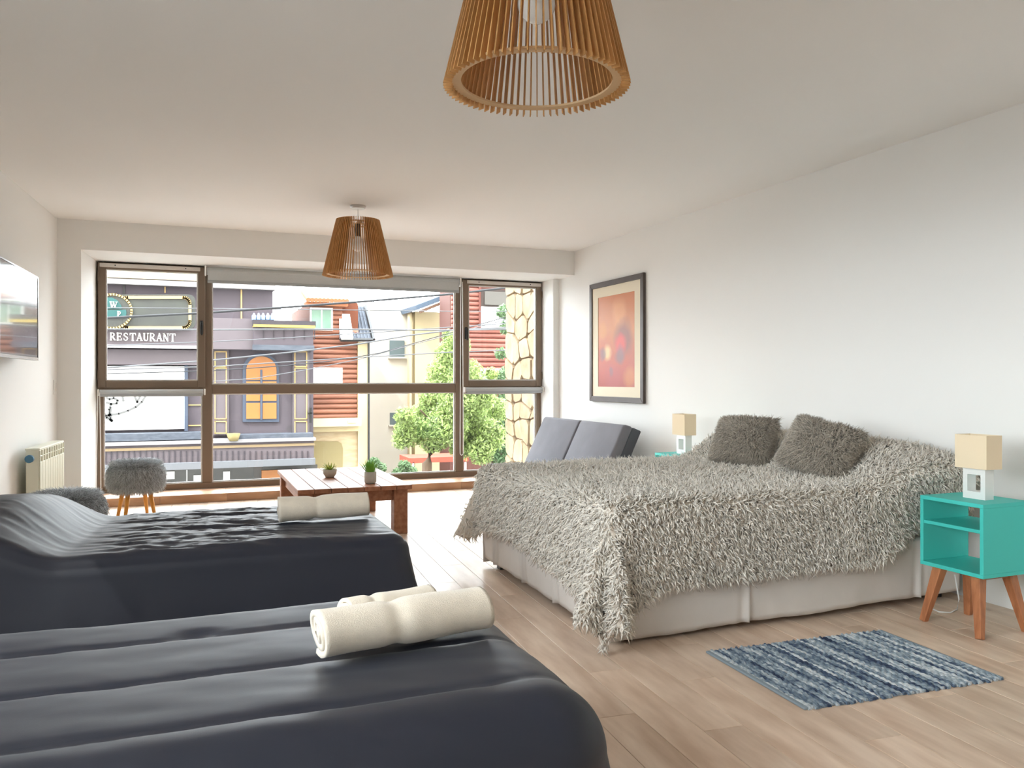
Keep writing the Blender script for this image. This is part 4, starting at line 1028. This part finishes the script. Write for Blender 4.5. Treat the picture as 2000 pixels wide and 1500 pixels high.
for x0, x1, y0, y1 in ((322, 341, 921, 936), (378, 394, 928, 942), (436, 449, 921, 937)): pbox('poster', x0, y0, x1, y1, YR, .05, WPAN, t, .2)
pbox('window_bar', 364, 918, 366, 940, YR, .05, WPAN, t, .2)
pbox('wall_lantern', 605, 796, 609, 826, YR, .12, BLACKP, t, .3); pbox('lantern_arm', 603, 806, 611, 808, YR, .3, BLACKP, t, .3)
# right wing: balcony front and its cap
pbox('balcony_front', 495, 640, 612, 676, YR, .7, PUR, t, .6); pbox('balcony_cap', 494, 626, 617, 637, YR, .9, PURD, t, .72); pbox('gold_band', 495, 634.5, 616, 639.5, YR, .8, mat('ochre_band', srgb(206, 178, 96), .7), t, .75)
for k in range(6): pbox('joint', 514 + 20 * k, 645, 515.5 + 20 * k, 663, YR, .05, PURD, t, .62)
pbox('balcony_base', 494, 674, 614, 684, YR, .9, SLATE, t, .7)
t = thing('flower_pot', 'small yellow plant pot on the restaurant ledge', 'pot', tuple(ph(456, 861, YR - .75)))
MB().lathe([(0, 0), (.12, 0), (.18, .2), (.15, .2), (0, .19)], 14).build('pot', mat('yellow_clay', srgb(160, 144, 100), .8), t, smooth=True)
BLB = mat('blue_bottle', srgb(150, 176, 216), .3, .5)
for k in range(5):
    p = ph(496 + 9 * k, 625.5, YR - .5); t = thing('water_bottle', ('leftmost', 'second from left', 'middle', 'second from right', 'rightmost')[k] + ' pale blue container in the row on the restaurant balcony', 'bottle', (p.x, p.y, p.z), 0, 'blue containers on the balcony')
    MB().lathe([(0, 0), (.055, 0), (.06, .02), (.06, .12), (.025, .17), (.025, .20), (0, .2)], 10).build('bottle', BLB, t, smooth=True)

# ------------------------------------------------------------------ log house in the middle
LOG = mat('orange_log', srgb(152, 100, 82), .7, .3, col2=srgb(180, 122, 100), vscale=2, stretch=(.5, 3, 3), rand=.12)
LOG2 = mat('red_brown_log', srgb(146, 88, 78), .7, .3, col2=srgb(172, 112, 100), vscale=2, stretch=(.5, 3, 3), rand=.12)
WHT = mat('white_joinery', (.82, .82, .8), .6)
CRM2 = mat('sunny_cream', srgb(236, 218, 176), .9, .2, var=.04, vscale=1)
GGL = mat('green_glass', srgb(92, 140, 116), .15, .6, col2=srgb(140, 176, 156), vscale=1.5)
def logs(xa, xb, y0, y1, Y, pitch, m, parent):
    zt, zb = ph((xa + xb) / 2, y0, Y).z, ph((xa + xb) / 2, y1, Y).z; X0, X1 = ph(xa, 700, Y).x, ph(xb, 700, Y).x; n = max(1, round((zt - zb) / pitch)); hp = (zt - zb) / n
    me = MB().prism_x([(.08, -hp * .5), (.0, -hp * .48), (-.05, -hp * .25), (-.06, 0), (-.05, hp * .25), (0, hp * .48), (.08, hp * .5)][::-1], -(X1 - X0) / 2, (X1 - X0) / 2).mesh('log')
    for k in range(n): link('log', me, m, parent, tuple(Vector(((X0 + X1) / 2, Y, zb + hp * (k + .5))) - parent.location))
YH = 25.0
b0 = ph(650, 741, YH); t = thing('log_house', 'orange log house with a slate roof next to the restaurant', 'house', (b0.x, YH + 2, ZG))
X0, X1 = ph(608, 700, YH).x, ph(700, 700, YH).x
world_part('wall', MB().box(X0, X1, YH + .06, YH + 5, ZG, ph(650, 590, YH).z), mat('log_core', srgb(120, 66, 44), .8), t)
logs(607, 699, 643, 818, YH, .150, LOG, t); logs(607, 668, 597, 643, YH, .150, LOG, t)
# terracotta eave with a row of tiles
pbox('eave', 598, 590, 680, 597, YH, .6, mat('terracotta', srgb(196, 128, 92), .8), t, .35)
Xa, Xb, ze = ph(597, 590, YH - .3).x, ph(680, 590, YH - .3).x, ph(640, 588, YH - .3).z
for k in range(11):
    x = Xa + (Xb - Xa) * (k + .5) / 11; world_part('roof_tile', MB().tube([(x, YH - .45, ze), (x, YH + .8, ze + .35)], .07, 8), MATS['terracotta'], t)
pbox('window_frame', 606, 601, 650, 645, YH, .1, WHT, t, .12); pbox('window_pane', 609, 604, 627, 642, YH, .05, GGL, t, .15); pbox('window_pane', 630, 604, 647, 642, YH, .05, GGL, t, .15)
# steep slate roof slope with a white flue in front
A = [ph(660, 600, YH + .9), ph(711, 598, YH + .9), ph(727, 664, YH - .25), ph(664, 664, YH - .25)]
nrm = Vector((0, -.8, .5)) * .06
world_part('slate_roof', MB().add([*A, *[a - nrm for a in A]], [(0, 1, 2, 3), (7, 6, 5, 4), (0, 4, 5, 1), (1, 5, 6, 2), (2, 6, 7, 3), (3, 7, 4, 0)]), SLATE, t)
for k in range(9):
    f0 = k / 9; a_, b_ = A[0].lerp(A[1], f0), A[3].lerp(A[2], f0); world_part('slate_batten', MB().tube([a_ + Vector((0, -.03, .02)), b_ + Vector((0, -.03, .02))], .018, 6), SLATE, t)
world_part('flue', MB().beam(ph(668, 596, YH + .4), ph(678, 663, YH - .4), .34, .34, .2, .2, side=(1, 0, 0)), WHT, t)
world_part('roof_edge', MB().tube([A[1] + Vector((.03, -.05, .0)), A[2] + Vector((.03, -.05, 0))], .06, 6), BLACKP, t); world_part('gutter', MB().tube([A[3] + Vector((0, -.08, 0)), A[2] + Vector((0, -.08, 0))], .06, 6), BLACKP, t)
pbox('white_shutter', 606, 718, 669, 751, YH, .08, WHT, t, .1)
pbox('cream_column', 699, 668, 719, 1000, YH, .5, CRM2, t, .12)
world_part('drain_pipe', MB().tube([ph(720, 664, YH - .2), ph(720, 1000, YH - .2)], .035, 8), BLACKP, t)
pbox('cream_band', 606, 818, 706, 833, YH, .6, CRM2, t, .55); pbox('soffit_band', 612, 833, 703, 843, YH, .4, CRM2, t, .3); pbox('vent', 680, 821, 695, 826, YH, .05, mat('grey_vent', (.3, .3, .28), .7), t, .57)
pbox('stone_wall', 608, 843, 700, 1000, YH, .3, mat('pale_stone', srgb(214, 188, 150), .9, col2=srgb(236, 214, 180), vscale=2.5, stretch=(1, 1, 4)), t, .05)
pplate2('arched_door', [(606, 1000), (668, 1000), (670, 876), (667, 866), (660, 862), (606, 862)], YH - .09, .08, mat('olive_door', srgb(176, 160, 116), .7), t)

# ------------------------------------------------------------------ cream building, right log house
YC = 28.2
b0 = ph(800, 741, YC); t = thing('cream_building', 'pale cream building with small shuttered windows between the log houses', 'building', (b0.x, YC + 2, ZG))
PALE = mat('pale_cream', srgb(236, 230, 216), .9, .2, var=.03, vscale=1)
world_part('wall', MB().box(ph(712, 700, YC).x, ph(806, 700, YC).x, YC, YC + 5, ZG, ph(760, 600, YC).z), PALE, t)
world_part('side_wall', MB().box(ph(802, 700, YC).x, ph(900, 700, YC).x, YC - .6, YC + 5, ZG, ph(840, 612, YC).z), CRM2, t)
SH = mat('grey_shutter', srgb(112, 128, 132), .7)
for x0, x1, y0, y1 in ((761, 790, 665, 697), (762, 780, 806, 830)):
    w = pbox('window', x0, y0, x1, y1, YC, .1, SH, t, .04); pbox('sill', x0 - 2, y1, x1 + 4, y1 + 3, YC, .2, PALE, t, .12)
for k in range(1): pbox('corner_strip', 800, 612, 804, 1000, YC, .3, CRM2, t, .65)
Pa, Pb, Pc = ph(797, 606, YC - 1.0), ph(890, 571, YC - 1.0), ph(831, 588, YC - .9)
world_part('roof_slope', MB().beam(Pa, Pb, 2.2, 2.2, .16, .16, side=(0, 1, 0)), mat('blue_slate', srgb(96, 112, 132), .7), t)
world_part('fascia_board', MB().beam(Pa + Vector((.1, -1.1, -.14)), Pb + Vector((0, -1.1, -.14)), .06, .06, .10, .10, side=(0, 1, 0)), mat('brown_board', srgb(122, 92, 74), .8), t)
YL = 24.5
b0 = ph(940, 741, YL); t = thing('log_house', 'red-brown log house behind the tree on the right', 'house', (b0.x, YL + 2, ZG))
world_part('wall', MB().box(ph(880, 700, YL).x, ph(1010, 700, YL).x, YL + .06, YL + 1.2, ZG, ph(940, 540, YL).z), mat('log_core2', srgb(104, 66, 58), .8), t)
logs(881, 938, 552, 642, YL, .150, LOG2, t); logs(884, 1008, 642, 800, YL, .150, LOG2, t)
pbox('corner_board', 936, 552, 940, 642, YL, .12, mat('board2', srgb(124, 74, 66), .8), t, .1)
pbox('window_frame', 940, 566, 1008, 600, YL, .1, mat('dark_brown', srgb(70, 58, 54), .7), t, .12); pbox('window_pane', 947, 570, 1006, 596, YL, .05, mat('dim_glass', srgb(98, 94, 90), .2, .5), t, .15)
pbox('shutter', 940, 600, 1008, 641, YL, .1, mat('pale_shutter', (.70, .72, .74), .7), t, .12)
for k in range(5): pbox('shutter_line', 941, 607 + 7 * k, 1007, 608 + 7 * k, YL, .03, mat('shutter_gap', (.4, .42, .45), .8), t, .14)
pbox('window_frame', 936, 720, 1000, 752, YL, .1, WHT, t, .12); pbox('window_pane', 940, 725, 966, 750, YL, .05, GGL, t, .15); pbox('window_pane', 970, 725, 996, 750, YL, .05, mat('dim_glass2', srgb(70, 80, 74), .2, .5), t, .15)

# ------------------------------------------------------------------ street tree, bushes, red kerb wall
BARK = mat('bark', srgb(120, 100, 84), .9, .2, var=.2, vscale=8)
def leaf_mat(name, c): return translucent(mat(name, c, .5, .4, tint=True), .45)
LF = leaf_mat('tree_leaf', _sr0(134, 150, 92))
def leafy(name, centres, n, size, m, parent, seed, yflat=1.0, tint=(.7, 1.5)):
    r = np.random.default_rng(seed); C = np.array([c[:3] for c in centres]); R = np.array([c[3] for c in centres]); w = R ** 2; k = r.choice(len(C), n, p=w / w.sum())
    d = unit(r.normal(size=(n, 3))); rad = R[k] * r.uniform(.55, 1.08, n) ; P = C[k] + d * rad[:, None]
    N = unit(d + .9 * r.normal(size=(n, 3))); a = unit(np.cross(N, r.normal(size=(n, 3)))); b2 = np.cross(N, a); s = size * r.uniform(.6, 1.3, n)[:, None]
    V = np.stack([P - a * s, P - b2 * s * .38, P + a * s, P + b2 * s * .38], 1)
    me = bpy.data.meshes.new(name); raw_mesh(me, V.reshape(-1, 3), np.arange(n * 4), np.full(n, 4))
    at = me.attributes.new('tint', 'FLOAT', 'POINT'); at.data.foreach_set('value', np.repeat(r.uniform(*tint, n), 4).astype(np.float32))
    o = link(name, me, m, parent); o['kind'] = 'stuff'; return o
YT = 18.5
def tree():
    bp = ph(832, 741, YT); t = thing('street_tree', 'bright green leafy tree growing in front of the cream building', 'tree', (bp.x, YT, ZG + .1))
    L = lambda x, y, dy=0: ph(x, y, YT + dy) - t.location
    MB().tube([(0, 0, 0), L(834, 905), L(842, 880), L(862, 852)], .14, 10, .07).build('trunk', BARK, t, smooth=True)
    for q in ((820, 800, -.2), (880, 760, .2), (930, 800, 0), (905, 700, .1)): MB().tube([L(862, 852), L((862 + q[0]) / 2 + 4, (852 + q[1]) / 2), L(*q)], .05, 8, .015).build('branch', BARK, t, smooth=True)
    cs = []
    r = random.Random(8)
    for x, y, rad in ((880, 690, 30), (865, 730, 34), (910, 735, 36), (850, 775, 34), (895, 780, 40), (935, 775, 34), (830, 820, 36), (875, 830, 42), (920, 830, 42), (800, 842, 30), (845, 850, 34), (905, 868, 30), (955, 850, 34), (970, 800, 26), (940, 880, 28), (790, 815, 20), (890, 660, 16), (900, 675, 20), (785, 858, 20), (960, 730, 14), (875, 655, 12)):
        p = L(x, y, r.uniform(-.8, .6)); cs.append((p.x, p.y, p.z, rad / 1600 * 18.3))
    leafy('foliage', cs, 34000, .050, LF, t, 12, tint=(.4, 1.9))
tree()
DLF = leaf_mat('dark_leaf', _sr0(92, 116, 82))
p = ph(960, 741, 21.5); t = thing('evergreen_tree', 'darker green tree behind the bright one at the right of the window', 'tree', (p.x, 21.5, ZG + .1))
MB().tube([(0, 0, 0), (0, 0, 3.2)], .12, 8, .05).build('trunk', BARK, t)
cs = []
for x, y, rad in ((950, 800, 34), (975, 775, 30), (985, 830, 36), (945, 850, 36), (980, 880, 34), (985, 735, 18), (985, 610, 16), (988, 640, 14), (978, 690, 12)):
    q = ph(x, y, 21.5) - t.location; cs.append((q.x, q.y, q.z, rad / 1600 * 21.5))
leafy('foliage', cs, 10000, .06, DLF, t, 14)
for k, (x, y, rad, lb) in enumerate(((730, 898, 12, 'low green bush left of the tree trunk'), (790, 904, 12, 'low green bush right beside the tree trunk'))):
    q = ph(x, y, 22.5); t = thing('garden_bush', lb, 'bush', (q.x, 22.5, ZG + .1)); hq = q.z - (ZG + .1)
    MB().tube([(0, 0, 0), (0, 0, hq)], .04, 6).build('stem', BARK, t); leafy('foliage', [(0, 0, hq - .1, rad / 1600 * 22), (.2, 0, hq - .25, rad / 1600 * 20), (-.2, 0, hq - .3, rad / 1600 * 20)], 1200, .06, DLF, t, 20 + k, tint=(.8, 1.5))
p = ph(860, 741, 23); t = thing('awning', 'low red awning behind the tree trunk', 'awning', (p.x, 23, ZG))
pbox('canopy', 800, 893, 915, 903, 23, 1.2, mat('red_canvas', srgb(206, 92, 74), .8), t); pbox('post', 806, 903, 809, 1000, 23, .06, WHT, t); pbox('post', 908, 903, 911, 1000, 23, .06, WHT, t)

# ------------------------------------------------------------------ overhead cables
CAB = mat('grey_cable', srgb(120, 122, 128), .5, .4); CABD = mat('dark_cable', srgb(60, 62, 68), .5, .4)
def cable(pts, r, m, label):
    Y = 13.5 + .16 * len([x for x in bpy.data.objects if x.name.startswith('overhead_cable')])
    pts = [(pts[0][0] - 220, pts[0][1] + (pts[0][1] - pts[1][1]) / (pts[1][0] - pts[0][0]) * 220 * .8)] + pts
    a, b2 = pts[-2], pts[-1]; pts.append((b2[0] + 90, b2[1] + (b2[1] - a[1]) / (b2[0] - a[0]) * 90))
    P = [ph(x, y, Y) for x, y in pts]; m0 = P[0]
    o = MB().tube([p - m0 for p in P], r, 6).build('overhead_cable', m, None, smooth=True, loc=tuple(m0)); tag(o, label, 'cable', 'overhead street cables')
cable([(208, 621), (385, 612), (560, 600), (720, 588), (885, 574), (990, 562)], .020, CABD, 'thick dark cable rising to the right, uppermost of the overhead cables')
cable([(208, 601), (560, 604), (885, 608), (990, 608)], .008, CAB, 'thin level cable crossing the restaurant sign')
cable([(208, 643), (400, 644), (640, 643), (885, 645), (990, 643)], .014, CAB, 'level cable passing just above the word on the restaurant wall')
cable([(208, 675), (400, 668), (560, 660), (720, 650), (985, 632)], .009, CAB, 'thin cable passing just under the word on the restaurant wall')
cable([(208, 718), (400, 705), (560, 689), (700, 672), (800, 655), (890, 644), (985, 640)], .014, CAB, 'thick pale cable rising past the arched orange window')
cable([(208, 722), (415, 716), (560, 707), (700, 698), (880, 688), (985, 684)], .010, CAB, 'cable crossing the middle of the arched orange window')
cable([(208, 730), (415, 724), (560, 714), (640, 706), (740, 690), (880, 650), (985, 620)], .009, CABD, 'dark cable bending upward over the grey shuttered window')
cable([(208, 760), (415, 745), (500, 739), (600, 722), (700, 702), (885, 652), (985, 625)], .008, CAB, 'lowest thin cable rising steeply across the log house')
